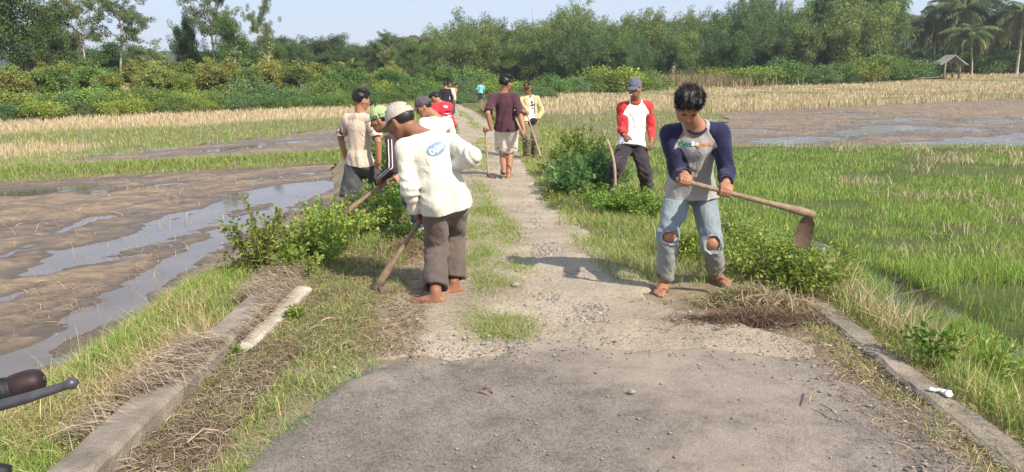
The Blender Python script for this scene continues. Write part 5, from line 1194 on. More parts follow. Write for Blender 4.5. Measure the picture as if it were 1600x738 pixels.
fieldgrass(9000, 24, 60, lambda y: crestL(y)-1, lambda y: pathL(y)-.2, lambda x, Y: rng.rand(len(x)) < 2, mixed+lush, .35, 'verge_grass', 'grass', pw=1.0)

# ------------------------------------------------------------------ shrubs near by
def bush_meshes(rng, Rr, H, nst, nleaf, L, Wd, cols, spread=1.0, fern=False, erect=.5, cup=.6):
    mb = MB(); C, D, Nn = [], [], []
    for i in range(nst):
        a = rng.uniform(0, 6.28); q = math.sqrt(rng.rand()); tip = V(math.cos(a)*Rr*q, math.sin(a)*Rr*q, H*(1-.45*q*q)*rng.uniform(.65, 1.08)); b = V(math.cos(a), math.sin(a), 0)*Rr*.25*q*rng.rand()
        m = (b+tip)/2+V(-math.cos(a)*Rr*q*.22, -math.sin(a)*Rr*q*.22, H*.10)+rng.randn(3)*.05*Rr; t = np.linspace(0, 1, 7)[:, None]; P = b*(1-t)**2+2*m*t*(1-t)+tip*t*t+rng.randn(7, 3)*.012*H*t
        mb.tube(P, np.linspace(.0075, .002, 7)*(H/.8), 4, False)
        n = max(3, int(nleaf/nst)); tt = rng.uniform(.22, 1, n)**.7; j = np.clip((tt*6).astype(int), 0, 5); fr = tt*6-j; c = P[j]*(1-fr[:, None])+P[j+1]*fr[:, None]; tan = P[j+1]-P[j]; tan /= np.linalg.norm(tan, axis=1)[:, None]
        d = rng.randn(n, 3)*.75+tan*erect; d[:, 2] += .12; 
        c = c+d/np.linalg.norm(d, axis=1)[:, None]*L*rng.rand(n, 1)*.9
        up = rng.randn(n, 3)*.45; up[:, 2] += 1.0; up[:, 0] += .25*math.cos(a); C.append(c); D.append(d); Nn.append(up)
    C, D, Nn = map(np.concatenate, (C, D, Nn)); n = len(C); col = pick(rng, cols, n, .2)*1.6
    if fern:                                               # feathery compound leaves: pairs of tiny leaflets on a short rachis
        d = D/np.linalg.norm(D, axis=1)[:, None]; w = np.cross(d, Nn); w /= np.linalg.norm(w, axis=1)[:, None]; c2, d2, n2, k2 = [], [], [], []
        for t in np.linspace(.15, 1, 6):
            for sg in (-1, 1): c2.append(C+d*L*1.6*t); d2.append(w*sg+d*.35); n2.append(Nn); k2.append(col)
        v, f, cc = leaf_cards(np.concatenate(c2), np.concatenate(d2), np.concatenate(n2), L*.42, Wd*.30, np.concatenate(k2))
    else: v, f, cc = leaf_cards(C, D, Nn, L*rng.uniform(.6, 1.25, n), Wd*rng.uniform(.7, 1.2, n), col)
    return mb, (v, f, cc)
def bush(name, loc, label, group, bm_, rz=0.0, sc=1.0, cat='shrub'):
    mb, (v, f, cc) = bm_; root = empty(name, loc, rz, label, cat, group); root.scale = (sc, sc, sc)
    mb.build('stem', M['stem'], root); mesh_np('foliage', v, f, M['leaf'], root, col=cc); return root
bright = [(.135, .195, .03), (.11, .175, .03), (.165, .21, .04), (.085, .14, .028), (.19, .21, .05)]
midg = [(.085, .15, .03), (.11, .175, .035), (.07, .125, .028), (.14, .19, .04)]
blueg = [(.07, .135, .055), (.09, .16, .06), (.055, .11, .045), (.11, .17, .055)]
rb = np.random.RandomState(21); gl = 'leafy shrubs along the left verge'; gr_ = 'weedy shrubs along the right verge'
bush('leafy_shrub', pos(410, 5.95, -.25), 'small light green shrub leaning over the mud at the end of the kerb', gl, bush_meshes(rb, .36, .92, 24, 1000, .045, .027, bright))
bush('leafy_shrub', pos(462, 5.75, -.03), 'bright yellow green seedling shrub on the end of the raised kerb', gl, bush_meshes(rb, .20, .30, 16, 520, .045, .028, bright))
bush('leafy_shrub', pos(505, 6.5, -.08), 'broad bright green shrub between the kerb end and the cream shirted man', gl, bush_meshes(rb, .55, .60, 42, 2100, .043, .027, bright+midg))
bush('leafy_shrub', pos(452, 6.6, -.15), 'loose green shrub just behind the seedling at the kerb end', gl, bush_meshes(rb, .38, .58, 26, 1100, .043, .026, bright+midg))
bush('leafy_shrub', pos(560, 7.6, -.08), 'dense green shrub under the hoe of the man in the green cap', gl, bush_meshes(rb, .60, .50, 42, 2200, .042, .026, midg+bright))
bush('leafy_shrub', pos(612, 8.2, -.05), 'tall yellow green shrub beside the dark striped jacket', gl, bush_meshes(rb, .42, .66, 34, 1700, .042, .026, bright+midg))
bush('leafy_shrub', pos(525, 8.9, -.1), 'dark green shrub round the legs of the cream shirted man', gl, bush_meshes(rb, .55, .46, 34, 1500, .045, .028, midg))
bush('leafy_shrub', pos(610, 10.6, -.05), 'tall leafy shrub standing behind the green cap', gl, bush_meshes(rb, .5, 1.0, 40, 2200, .05, .03, midg+bright))
bush('leafy_shrub', pos(632, 13.5, -.05), 'shrub at the left track edge behind the purple capped man', gl, bush_meshes(rb, .7, .9, 40, 2200, .055, .034, midg+blueg))
bush('weed_clump', pos(640, 7.1, -.03), 'low dark weed clump in front of the white boots', gl, bush_meshes(rb, .28, .30, 24, 900, .04, .024, midg))
bush('leafy_shrub', pos(908, 12.2, -.08), 'rounded yellow green shrub at the right track edge', gr_, bush_meshes(rb, .55, .95, 60, 3600, .05, .032, bright))
bush('leafy_shrub', pos(880, 12.6, -.08), 'smaller yellow green shrub on the track side of the rounded one', gr_, bush_meshes(rb, .4, .6, 30, 1500, .05, .03, bright+midg))
bush('feathery_shrub', pos(922, 10.6, -.08), 'blue green feathery shrub below the rounded yellow green one', gr_, bush_meshes(rb, .62, .72, 60, 1500, .06, .05, blueg, fern=True))
bush('feathery_shrub', pos(890, 10.2, -.05), 'low feathery plant at the track edge beside the bigger feathery shrub', gr_, bush_meshes(rb, .36, .4, 34, 700, .055, .05, blueg, fern=True))
bush('weed_clump', pos(965, 8.9, -.05), 'bushy green weeds at the foot of the planted crooked stick', gr_, bush_meshes(rb, .50, .38, 46, 2200, .042, .024, midg+bright))
bush('weed_clump', pos(1015, 8.6, -.08), 'green weeds hiding the feet of the man with red sleeves', gr_, bush_meshes(rb, .42, .42, 40, 1700, .04, .024, midg+bright))
bush('weed_clump', pos(935, 9.6, -.05), 'knee high weeds left of the crooked stick', gr_, bush_meshes(rb, .40, .30, 36, 1300, .04, .024, midg+lush))
bush('weed_clump', pos(1075, 6.6, -.05), 'weeds seen between the legs of the ripped jeans', gr_, bush_meshes(rb, .34, .34, 30, 1200, .04, .022, midg+bright))
bush('weed_clump', pos(1195, 5.85, -.05), 'big spreading weed clump under the lifted hoe blade', gr_, bush_meshes(rb, .56, .46, 60, 2300, .042, .022, lush+bright+bright))
bush('weed_clump', pos(1250, 5.35, -.03), 'leafy weed clump at the end of the low right kerb', gr_, bush_meshes(rb, .32, .36, 40, 1800, .04, .024, midg+bright))
bush('weed_clump', pos(1150, 6.5, -.05), 'thin tall weeds behind the right leg of the ripped jeans', gr_, bush_meshes(rb, .34, .46, 30, 1000, .05, .018, lush))
bush('weed_clump', pos(1290, 6.3, -.03), 'feathery weeds on the rice side of the lifted hoe', gr_, bush_meshes(rb, .4, .40, 36, 1400, .05, .016, lush+green_rice))
bush('weed_clump', pos(340, 4.12, -.01), 'dark green creeping weed beside the long raised kerb', gl, bush_meshes(rb, .17, .10, 24, 520, .03, .024, midg))
bush('weed_clump', pos(462, 4.75, .0), 'small yellow green weed on the turf left of the white shirted man', gl, bush_meshes(rb, .08, .10, 12, 160, .03, .02, bright))
bush('weed_clump', pos(1455, 3.95, .0), 'spindly broad leaved weed rising beside the low right kerb', gr_, bush_meshes(rb, .16, .30, 14, 220, .05, .03, midg))
bush('weed_clump', pos(862, 9.8, .0), 'small cut weed with yellow leaves lying by the track', gr_, bush_meshes(rb, .16, .12, 18, 380, .04, .026, bright+midg))
bush('weed_clump', pos(1540, 4.6, -.03), 'thin bright weeds along the ditch near the photo edge', gr_, bush_meshes(rb, .3, .36, 26, 700, .06, .014, lush+green_rice))
FOL = np.array([1.62, 1.78, 1.65])          # raises the base colour of all crown leaves, a little yellow
# ================================================================== trees, bamboo, palms, hills
def crown_leaves(rng, ctrs, rad, n_each, L, Wd, cols, droop=.0, flat=1.0, inner=0.0):
    """leaf sprays spread through the volume of many small clumps"""
    C, D, U_, K = [], [], [], []
    for (c, r) in zip(ctrs, rad):
        n = max(4, int(n_each*(r/np.mean(rad))**2)); d = rng.randn(n, 3); d /= np.linalg.norm(d, axis=1)[:, None]; q = rng.rand(n, 1)**.45
        p = c+d*q*r*V(1, 1, flat); C.append(p); dd = d*.8+rng.randn(n, 3)*.6; dd[:, 2] -= droop; D.append(dd); u = rng.randn(n, 3)*.5; u[:, 2] += .9; U_.append(u)
        K.append(pick(rng, cols, n, .16)*(1+.16*rng.randn()))
    C, D, U_, K = map(np.concatenate, (C, D, U_, K)); n = len(C)
    return leaf_cards(C, D, U_, L*rng.uniform(.6, 1.3, n), Wd*rng.uniform(.6, 1.3, n), (K*FOL).clip(.005, .6))
def limbs(rng, base, top, r0, nl, spread, lift, depth=2, wig=.06, first=.45):
    """trunk with forking limbs; returns MB and the limb ends"""
    mb = MB(); H = top[2]-base[2]; t = np.linspace(0, 1, 9)[:, None]; tr = base+(top-base)*t+np.cumsum(rng.randn(9, 3)*wig*H*.12, 0)*V(1, 1, .2)*t; mb.tube(tr, np.linspace(r0, r0*.35, 9), 7, False); ends = [tr[-1]]
    def grow(p, d, L, r, dep):
        q = np.linspace(0, 1, 6)[:, None]; P = p+d*L*q+rng.randn(6, 3)*.05*L*q+V(0, 0, 1)*L*lift*q*q; mb.tube(P, np.linspace(r, r*.4, 6), 5, False); ends.append(P[-1]); ends.append(P[3])
        if dep > 0:
            for _ in range(rng.randint(2, 4)):
                i = rng.randint(2, 6); grow(P[i], unit(d+rng.randn(3)*.65), L*.55, r*.45, dep-1)
    for i in range(nl):
        f = first+(1-first)*(i+rng.rand()*.7)/nl; j = min(7, int(f*8)); p = tr[j]+(tr[j+1]-tr[j])*(f*8-j); a = i*2.4+rng.rand(); d = unit(V(math.cos(a)*spread, math.sin(a)*spread, .55+.3*rng.rand()))
        grow(p, d, H*(.34-.16*f)*1.25*rng.uniform(.7, 1.2)*spread, r0*.42, depth-1)
    return mb, np.array(ends)
PROTO = {}
def proto(kind, var):
    """one mesh pair per kind and variant; trees of that kind share it"""
    if (kind, var) in PROTO: return PROTO[(kind, var)]
    r = np.random.RandomState(hash_(kind)+var*13)
    if kind == 'albizia':                                  # tall, sparse, layered flat sprays, pale trunk; height 10
        mb, e = limbs(r, V(0, 0, -.2), V(r.randn()*.5, r.randn()*.4, 8.6), .17, 9, 1.25, .10, 2, .09, .52); e = e[e[:, 2] > 5.2]; e = np.concatenate([e, e+r.randn(*e.shape)*V(.8, .8, .25)]); L = crown_leaves(r, e, np.full(len(e), .55)*r.uniform(.5, 1.3, len(e)), 95, .19, .085, [(.075, .105, .035), (.095, .12, .04), (.06, .085, .035), (.12, .135, .05)], .1, .42); bark = 'pale_bark'
    elif kind == 'broadleaf':                              # dense dark rounded crown; height 9
        mb, e = limbs(r, V(0, 0, -.2), V(r.randn()*.4, 0, 7.4), .26, 12, .95, .05, 2, .06, .3); e = e[e[:, 2] > 2.4]; e = np.concatenate([e, e+r.randn(*e.shape)*V(.9, .9, .6)]); L = crown_leaves(r, e, np.full(len(e), .85)*r.uniform(.6, 1.3, len(e)), 150, .21, .12, [(.045, .075, .025), (.06, .09, .028), (.035, .058, .02), (.085, .11, .035)], .25, .7); bark = 'bark'
    elif kind == 'feathery':                               # yellow-green middle storey; height 4
        mb, e = limbs(r, V(0, 0, -.1), V(r.randn()*.2, 0, 3.0), .09, 8, 1.05, .1, 2, .06, .3); e = np.concatenate([e, e+r.randn(*e.shape)*V(.5, .5, .3)]); L = crown_leaves(r, e, np.full(len(e), .42)*r.uniform(.7, 1.3, len(e)), 100, .15, .095, [[(.125, .15, .035), (.16, .175, .04), (.10, .13, .03), (.21, .19, .045)], [(.08, .125, .035), (.10, .14, .04), (.065, .10, .03)], [(.13, .145, .04), (.17, .165, .045), (.10, .125, .03), (.20, .155, .055)]][var % 3], .35, .6); bark = 'pale_bark'
    elif kind == 'hedge':                                  # low rounded shrub; height 1.7
        mb = MB(); cs, rd = [], []
        for i in range(26):
            a = r.uniform(0, 6.28); q = math.sqrt(r.rand())*1.25; c = V(math.cos(a)*q, math.sin(a)*q, (.25+r.rand()*1.05)*(1-.28*q)); cs.append(c); rd.append(r.uniform(.28, .5)); mb.tube([V(c[0]*.2, c[1]*.2, -.1), c*V(.7, .7, .6), c], [.03, .02, .008], 4, False)
        L = crown_leaves(r, cs, rd, 150, .10, .065, [[(.13, .165, .03), (.16, .185, .035), (.10, .135, .03), (.19, .20, .045)], [(.085, .13, .035), (.105, .15, .04), (.07, .105, .03)], [(.075, .12, .05), (.09, .135, .055), (.06, .10, .042)]][var % 3], .15, .8); bark = 'stem'
    elif kind == 'bamboo':                                 # clump of arching culms with hanging leaf sprays; height 9
        mb = MB(); cs, rd = [], []; n = 24
        for i in range(n):
            a = r.uniform(0, 6.28); q = math.sqrt(r.rand()); b = V(math.cos(a)*q*.9, math.sin(a)*q*.9, -.2); h = 9*r.uniform(.62, 1.04); out = r.uniform(.9, 3.0)*(.4+q); t = np.linspace(0, 1, 12); P = b+np.stack([math.cos(a)*out*t**2.2, math.sin(a)*out*t**2.2, h*(t-.22*t**4*(out/2.0))], 1)
            mb.tube(P[::2] if False else P, np.linspace(.055, .008, 12), 4, False)
            for k in range(2, 12):
                if r.rand() < .55: cs.append(P[k]+r.randn(3)*V(.35, .35, .25)); rd.append(r.uniform(.42, 1.05)*(1.05-.5*(k/11)**3))
        L = crown_leaves(r, cs, rd, 120, .30, .085, [[(.09, .125, .042), (.115, .15, .046), (.06, .09, .033), (.145, .165, .055)], [(.065, .10, .036), (.085, .12, .042), (.045, .072, .03)], [(.115, .135, .045), (.145, .155, .052), (.08, .105, .036)]][var % 3], .75, 1.0); bark = 'stem'
    elif kind == 'palm':                                   # coconut; height 10
        mb = MB(); t = np.linspace(0, 1, 12); lean = V(r.randn()*.7, r.randn()*.3, 0); P = lean*(t**1.6)[:, None]+np.stack([0*t, 0*t, 7.6*t-.2], 1); mb.tube(P, np.interp(t, [0, .06, 1], [.24, .15, .10]), 8, False); top = P[-1]; C, D, U_, K = [], [], [], []; mb2 = []
        for i in range(36):
            a = i*2.4+r.rand()*.3; el = r.uniform(-.5, 1.25); FL = r.uniform(3.9, 5.1); s_ = np.linspace(0, 1, 26); hor = V(math.cos(a), math.sin(a), 0)
            ang = el-(1.25+.5*r.rand())*s_; dP = hor*np.cos(ang)[:, None]+V(0, 0, 1)*np.sin(ang)[:, None]; Q = top+np.cumsum(dP*FL/26, 0); mb.tube(Q[::3], np.linspace(.035, .006, len(Q[::3])), 4, False)
            side = np.cross(hor, V(0, 0, 1)); cc = [(.085, .11, .035), (.11, .135, .04), (.06, .09, .03)] if el > -.15 else [(.20, .19, .07), (.27, .235, .10), (.15, .16, .06)]
            for k in range(2, 26):
                ll = 1.05*math.sin(math.pi*min(1, .12+.9*k/26))+.1
                for sg in (-1, 1):
                    for _ in range(2): C.append(Q[k]+dP[k]*r.rand()*.12); D.append((side*sg*.75+dP[k]*.55-V(0, 0, .45+.35*r.rand()))*1.0+r.randn(3)*.08); U_.append(V(0, 0, 1)+side*sg*.3); K.append(np.array(cc[r.randint(3)])*(1+.15*r.randn())); mb2.append(ll)
        n = len(C); L = leaf_cards(np.array(C), np.array(D), np.array(U_), np.array(mb2), np.full(n, .115), (np.array(K)*1.75).clip(.01, .6)); bark = 'pale_bark'
    elif kind == 'banana':
        mb = MB(); mb.tube([V(0, 0, -.1), V(.05, 0, 1.2), V(.05, 0, 2.2)], [.14, .11, .06], 7, False); C = []; vs, fs, ks, n0 = [], [], [], 0
        for i in range(8):
            a = i*2.4; hor = V(math.cos(a), math.sin(a), 0); sd = V(-hor[1], hor[0], 0); s_ = np.linspace(0, 1, 9); ang = 1.3-1.5*s_*r.uniform(.5, 1.1); Q = V(.05, 0, 2.1)+np.cumsum((hor*np.cos(ang)[:, None]+V(0, 0, 1)*np.sin(ang)[:, None])*.24, 0); w = .26*np.sin(np.pi*np.clip(s_*.92+.06, 0, 1)); v = np.stack([Q-sd*w[:, None], Q+V(0, 0, -.03), Q+sd*w[:, None]], 1).reshape(-1, 3); f = grid_faces(3, 9); vs.append(v); fs.append(f+n0); n0 += len(v); ks.append(np.tile([.17, .22, .06], (len(v), 1)))
        L = (np.concatenate(vs), np.concatenate(fs), np.concatenate(ks)); bark = 'stem'
    elif kind == 'snag':                                   # pollarded pale trunk with a few sprouts; height 4
        mb, e = limbs(r, V(0, 0, -.1), V(.3, 0, 3.6), .15, 3, .5, .4, 1, .05, .7); L = crown_leaves(r, e, np.full(len(e), .3), 26, .22, .12, [(.1, .12, .04), (.13, .15, .05)], .1, .7); bark = 'pale_bark'
    root = empty('proto', (0, 0, 0)); a = mb.build('trunk' if kind not in ('hedge', 'bamboo', 'banana') else {'hedge': 'stem', 'bamboo': 'culm', 'banana': 'stem'}[kind], M[bark], None); b = mesh_np('crown' if kind not in ('hedge',) else 'foliage', L[0], L[1], M['far_leaf'], None, col=L[2])
    bpy.data.objects.remove(root); PROTO[(kind, var)] = (a, b, [False]); return PROTO[(kind, var)]
def hash_(s): return sum(ord(c)*(i+3) for i, c in enumerate(s)) % 9973
def plant(name, kind, var, loc, sc, rz, label, cat, group=None):
    a, b, used = proto(kind, var); root = empty(name, loc, rz, label, cat, group); s3 = sc if isinstance(sc, tuple) else (sc, sc, sc); root.scale = s3
    for o in (a, b):
        if used[0]: o2 = o.copy(); COL.objects.link(o2)
        else: o2 = o
        o2.parent = root
    used[0] = True; return root
rt = np.random.RandomState(77)
def ztop(v, Y): return CAM_H+(HORIZON-v)/F_PX*Y             # height that a thing at depth Y shows at row v
H0 = {'albizia': 10.0, 'broadleaf': 9.0, 'feathery': 4.0, 'hedge': 1.7, 'bamboo': 9.2, 'palm': 10.6, 'banana': 3.4, 'snag': 4.2}
def real_h(kind, var):
    me = proto(kind, var)[1].data; a = np.empty(len(me.vertices)*3, np.float32); me.vertices.foreach_get('co', a); return float(np.percentile(a[2::3], 95 if kind in ('bamboo', 'broadleaf') else 98))
def put(name, kind, var, u, Y, vtop, label, cat, group=None, wid=1.0):
    q = pos(u, Y); h = ztop(vtop, Y)-q[2]; s = h/real_h(kind, var); wid = wid*(H0[kind]/real_h(kind, var))**-.5; return plant(name, kind, var, q, (s*wid, s*wid, s), rt.uniform(0, 6.28), label, cat, group)
# -- front row of low shrubs along the left field edge
gs = 'low shrubs along the far edge of the left field'
tint = ['yellow green', 'mid green', 'blue green']
def lineY(u): return np.interp(u, [-120, 0, 540, 640, 700], [32.5, 35.5, 50, 54, 58])
for row, (dy, n) in enumerate(((0.6, 19), (2.6, 18), (5.0, 15))):
    for i in range(n):
        u = -90+(800/n)*(i+.5*((row) % 2))+rt.uniform(-14, 14)
        if u > 690: continue
        Y = lineY(u)+dy+rt.uniform(-.5, .5); var = int(rt.choice([0, 0, 1, 2] if u < 260 else [1, 0, 2, 1])); px = F_PX/Y; vt = 190-(u+100)*.043-px*(1.15+.35*row)*rt.uniform(.8, 1.2)-18
        zt = np.clip((1.15, 1.6, 2.0)[row]*rt.uniform(.75, 1.2), .7, 2.6); q = pos(u, Y)
        plant('low_shrub', 'hedge', var, q, (zt/1.7*1.15, zt/1.7*1.15, zt/1.7), rt.uniform(0, 6.28), f'low {tint[var]} shrub among the shrubs along the far edge of the left field', 'shrub', gs)
# -- middle storey behind it
gm = 'small trees behind the low shrubs on the left'
ft = ['yellow green', 'dark green', 'yellow and rust tinted']
for row, (dy, n) in enumerate(((7.5, 15), (11, 14), (16, 14))):
    for i in range(n):
        u = -80+(800/n)*(i+.5*(row % 2))+rt.uniform(-16, 16)
        if u > 720: continue
        Y = lineY(u)+dy+rt.uniform(-1, 1); var = int(rt.choice([0, 1, 0, 1, 2])) if u < 460 else int(rt.choice([1, 1, 2, 0, 1])); vt = np.interp(u, [-100, 0, 200, 300, 420, 560, 700], [104, 104, 100, 97, 98, 104, 108])+(10, 4, 0)[row]+rt.uniform(-6, 8)
        put('small_tree', 'feathery', var, u, Y, vt, f'small {ft[var]} tree behind the low shrubs of the left field', 'tree', gm, wid=rt.uniform(1.0, 1.25))
for i, u in enumerate((150, 164, 172, 185, 405, 418, 470, 634, 655)):
    q = pos(u, lineY(u)+6.2); plant('slim_tree', 'snag', 0, q, rt.uniform(.35, .45), rt.uniform(0, 6.28), 'bare pale stem standing in the gap under the small trees on the left', 'tree', 'bare pale stems under the small trees')
# -- tall trees, left
A = [('albizia', 0, 138, 62, -6, 'tall sparse tree with forked pale trunk, left one of the pair', .62), ('albizia', 1, 190, 62, -14, 'tall wide spreading tree with pale trunk, right one of the pair', .8), ('albizia', 2, 343, 66, -14, 'tallest thin crowned tree rising above the rounded group', .62), ('albizia', 3, 413, 66, 6, 'slender upright tree with a narrow dense crown', .38),
     ('broadleaf', 0, 297, 68, 38, 'rounded dark tree left of the thin crowned tallest one', .52), ('broadleaf', 1, 368, 64, 40, 'bushy olive green tree in front of the thin crowned tallest one', .58), ('broadleaf', 2, 0, 52, -60, 'big dark spreading tree at the far left photo edge', .85), ('broadleaf', 0, -70, 50, -40, 'dark tree mostly beyond the left photo edge', 1.0), ('broadleaf', 1, 88, 60, 18, 'dark broad tree beside the big spreading one', .62),
     ('broadleaf', 2, 52, 66, 40, 'low dark tree under the big spreading one', 1.3), ('broadleaf', 1, 110, 70, 62, 'dark rounded tree below the sparse pair', 1.2), ('broadleaf', 0, 165, 76, 74, 'low spreading tree behind the trunks of the sparse pair', 1.5), ('broadleaf', 2, 205, 80, 78, 'dark low tree right of the sparse pair', 1.2), ('albizia', 1, 233, 84, 66, 'small far tree standing alone in the sky gap', .8),
     ('palm', 0, 252, 86, 82, 'small far palm beside the sky gap', .8), ('broadleaf', 0, 325, 74, 84, 'dark green tree at the foot of the rounded group', 1.3), ('broadleaf', 1, 432, 76, 78, 'olive tree under the slender upright one', .8), ('snag', 0, 428, 58, 64, 'bare crooked trunk under the slender upright tree', .9), ('snag', 1, 476, 58, 92, 'cut stump of a tree among the shrubs', 1.2), ('snag', 1, 368, 58, 78, 'leaning forked bare trunk in the rounded group', 1.2),
     ('banana', 0, 544, 66, 92, 'banana plant with pale leaves among the small trees', 1.2), ('palm', 1, 648, 118, 56, 'lone palm rising from the distant tree line', .7), ('albizia', 2, 612, 120, 54, 'pale sparse tree standing out of the distant tree line', .8), ('broadleaf', 1, 643, 82, 72, 'bright green round tree below the lone distant palm', .8), ('albizia', 3, 604, 100, 70, 'thin tree with a bare lower trunk before the distant tree line', .7)]
for kind, var, u, Y, vt, lab, wd in A: put({'albizia': 'sparse_tree', 'broadleaf': 'broadleaf_tree', 'palm': 'palm_tree', 'banana': 'banana_plant', 'snag': 'leafless_tree'}[kind], kind, var, u, Y, vt, lab, 'palm' if kind == 'palm' else 'tree', None, wd)
# -- distant tree line in the middle
gd = 'distant tree line beyond the small trees'
for row, (Y0, n, dv) in enumerate(((105, 13, 12), (128, 16, 0))):
    for i in range(n):
        u = 395+(360/n)*(i+.4*row)+rt.uniform(-8, 8); put('broadleaf_tree', 'broadleaf', i % 3, u, Y0+rt.uniform(-6, 6), 70+dv+rt.uniform(-6, 9), 'distant rounded tree in the tree line left of the bamboo wood', 'tree', gd, wid=rt.uniform(.95, 1.4))
# -- bamboo wood from the middle to the right
gb_ = 'bamboo clumps of the wood behind the fields'
def topv(u): return np.interp(u, [680, 710, 750, 800, 840, 885, 905, 940, 1000, 1080, 1140, 1165, 1200, 1240, 1290, 1330, 1360, 1400, 1440], [70, 48, 45, 62, 50, 44, 30, 46, 44, 42, 38, 26, 36, 34, 12, 4, 6, 22, 50])
for row, (Y0, n, dv) in enumerate(((92, 20, 22), (103, 21, 4), (116, 18, 0))):
    for i in range(n):
        u = 690+(690/n)*(i+.5*(row % 2))+rt.uniform(-10, 10); Y = Y0+rt.uniform(-4, 4)+(6 if u > 1250 else 0); var = int(rt.randint(0, 6)); put('bamboo_clump', 'bamboo', var, u, Y, topv(u)+dv+rt.uniform(-5, 7), ['mid green', 'dark green', 'olive green'][var % 3]+' bamboo clump in the wood behind the fields', 'bamboo', gb_, wid=rt.uniform(.9, 1.25))
for u, vt in ((1162, 8), (1178, 6), (1192, 14), (1205, 18)): put('bamboo_clump', 'bamboo', 1, u, 118, vt, 'thin feathery bamboo tops standing above the rest of the wood', 'bamboo', gb_, wid=.42)
for u, vt, w in ((1292, 6, .8), (1330, -2, .9), (1352, 0, .8), (1380, 24, .7)): put('broadleaf_tree', 'broadleaf', int(u) % 3, u, 108, vt, {1292: 'tall dark tree at the left of the high group near the palms', 1330: 'tallest dark green tree near the palms', 1352: 'tall green tree right of the tallest one near the palms', 1380: 'shorter dark tree between the bamboo wood and the palms'}[u], 'tree', None, w)
# -- bushes before the wood
gq = 'green bushes at the foot of the bamboo wood'
for i, (u, vt, Y) in enumerate([(790, 128, 62), (830, 128, 64), (868, 121, 66), (900, 124, 68), (935, 118, 70), (952, 108, 72), (985, 118, 74), (1010, 114, 76), (735, 112, 80), (715, 126, 74), (770, 124, 80), (1165, 108, 86), (1195, 108, 86), (1225, 99, 88), (1255, 106, 88), (1285, 106, 88), (1310, 104, 90), (1340, 104, 90), (1355, 92, 94), (1385, 98, 94), (1405, 96, 96), (1430, 98, 98), (1092, 108, 88), (1128, 110, 86)]):
    var = (0, 1, 1, 2, 1, 0)[i % 6]; put('field_bush', 'hedge', var, u, Y, vt-2, f'{tint[var]} bush at the foot of the bamboo wood', 'bush', gq, wid=1.5)
# the low green crop where the track disappears
gk = 'low green plants where the track ends'
for i in range(34):
    u = rt.uniform(700, 850); Y = rt.uniform(52, 72)
    if abs(u-751) < 9 and Y < 54: continue
    if pathL(Y)-1 < xat(u, Y, -1) < pathR(Y)+.8 and Y < 58: continue
    q = pos(u, Y); s = rt.uniform(.35, .6); plant('low_shrub', 'hedge', 2, q, (s*1.5, s*1.5, s), rt.uniform(0, 6.28), 'low blue green plant where the track disappears', 'shrub', gk)
for i, (u, Y) in enumerate([(752, 38), (768, 36), (780, 34), (790, 32)]):
    q = pos(u+14, Y); 
x = np.concatenate([rng.normal(xat(u, Y, -.8), .55, 900) for u, Y in ((765, 40), (775, 37), (783, 34.5), (758, 43))]); Y = np.concatenate([rng.normal(Y, 1.2, 900) for u, Y in ((765, 40), (775, 37), (783, 34.5), (758, 43))]); k = x > pathR(Y)+.15
grass('dry_grass', x[k], Y[k], np.full(k.sum(), .62), .02, .45, [(.26, .21, .13), (.31, .26, .16), (.2, .18, .09)], rng, 'straw')
x, Y = np.concatenate([rng.normal(xat(u, 84, -.6), 3.2, 1400) for u in (1035, 1065, 1100)]), rng.normal(84, 1.6, 4200); grass('dry_grass', x, Y, np.full(4200, 1.25), .05, .5, [(.27, .21, .13), (.32, .26, .16), (.24, .22, .1)], rng, 'straw')
# -- coconut palms on the right
gp = 'coconut palms beside the hut'
for i, (u, Y, vt, lab, lw) in enumerate([(1405, 122, 38, 'coconut palm at the left end of the palm grove', 1), (1430, 120, 30, 'second coconut palm from the left of the grove', 1), (1456, 118, 14, 'coconut palm with a leaning pale trunk left of the hut', 1), (1478, 124, 4, 'tall coconut palm rising behind the hut', 1), (1500, 116, -4, 'tall full crowned coconut palm right above the hut', 1.1), (1518, 110, 44, 'low coconut palm with yellowing hanging fronds right of the hut', 1.35), (1545, 118, 22, 'coconut palm between the low yellowing one and the photo edge', 1.1),
     (1588, 112, 8, 'big coconut palm near the right photo edge', 1.35), (1570, 120, 14, 'coconut palm behind the big one at the right edge', 1.1), (1622, 116, 10, 'coconut palm cut by the right photo edge', 1.2), (1660, 126, -10, 'coconut palm beyond the right photo edge', 1.2), (1445, 128, 28, 'small far palm deep in the grove', .9)]):
    put('palm_tree', 'palm', i % 4, u, Y, vt, lab, 'palm', gp, wid=lw)
for i, (u, Y, vt) in enumerate([(1410, 142, 74), (1440, 144, 72), (1470, 140, 66), (1500, 138, 62), (1530, 136, 62), (1560, 134, 60), (1590, 132, 58), (1620, 134, 60), (1650, 136, 60), (1545, 128, 74), (1590, 126, 72), (1515, 130, 78), (1485, 132, 80), (1625, 126, 74)]): put('broadleaf_tree', 'broadleaf', i % 3, u, Y, vt, 'dark undergrowth tree in the shade of the palm grove', 'tree', 'dark trees under the palms', wid=1.3)
for i in range(16):
    u = 1415+i*15+rt.uniform(-5, 5); put('field_bush', 'hedge', 1 if i % 2 else 2, u, rt.uniform(114, 120), rt.uniform(76, 90), 'dark bush in the shade at the foot of the palms', 'bush', 'dark bushes at the foot of the palms', wid=1.25)
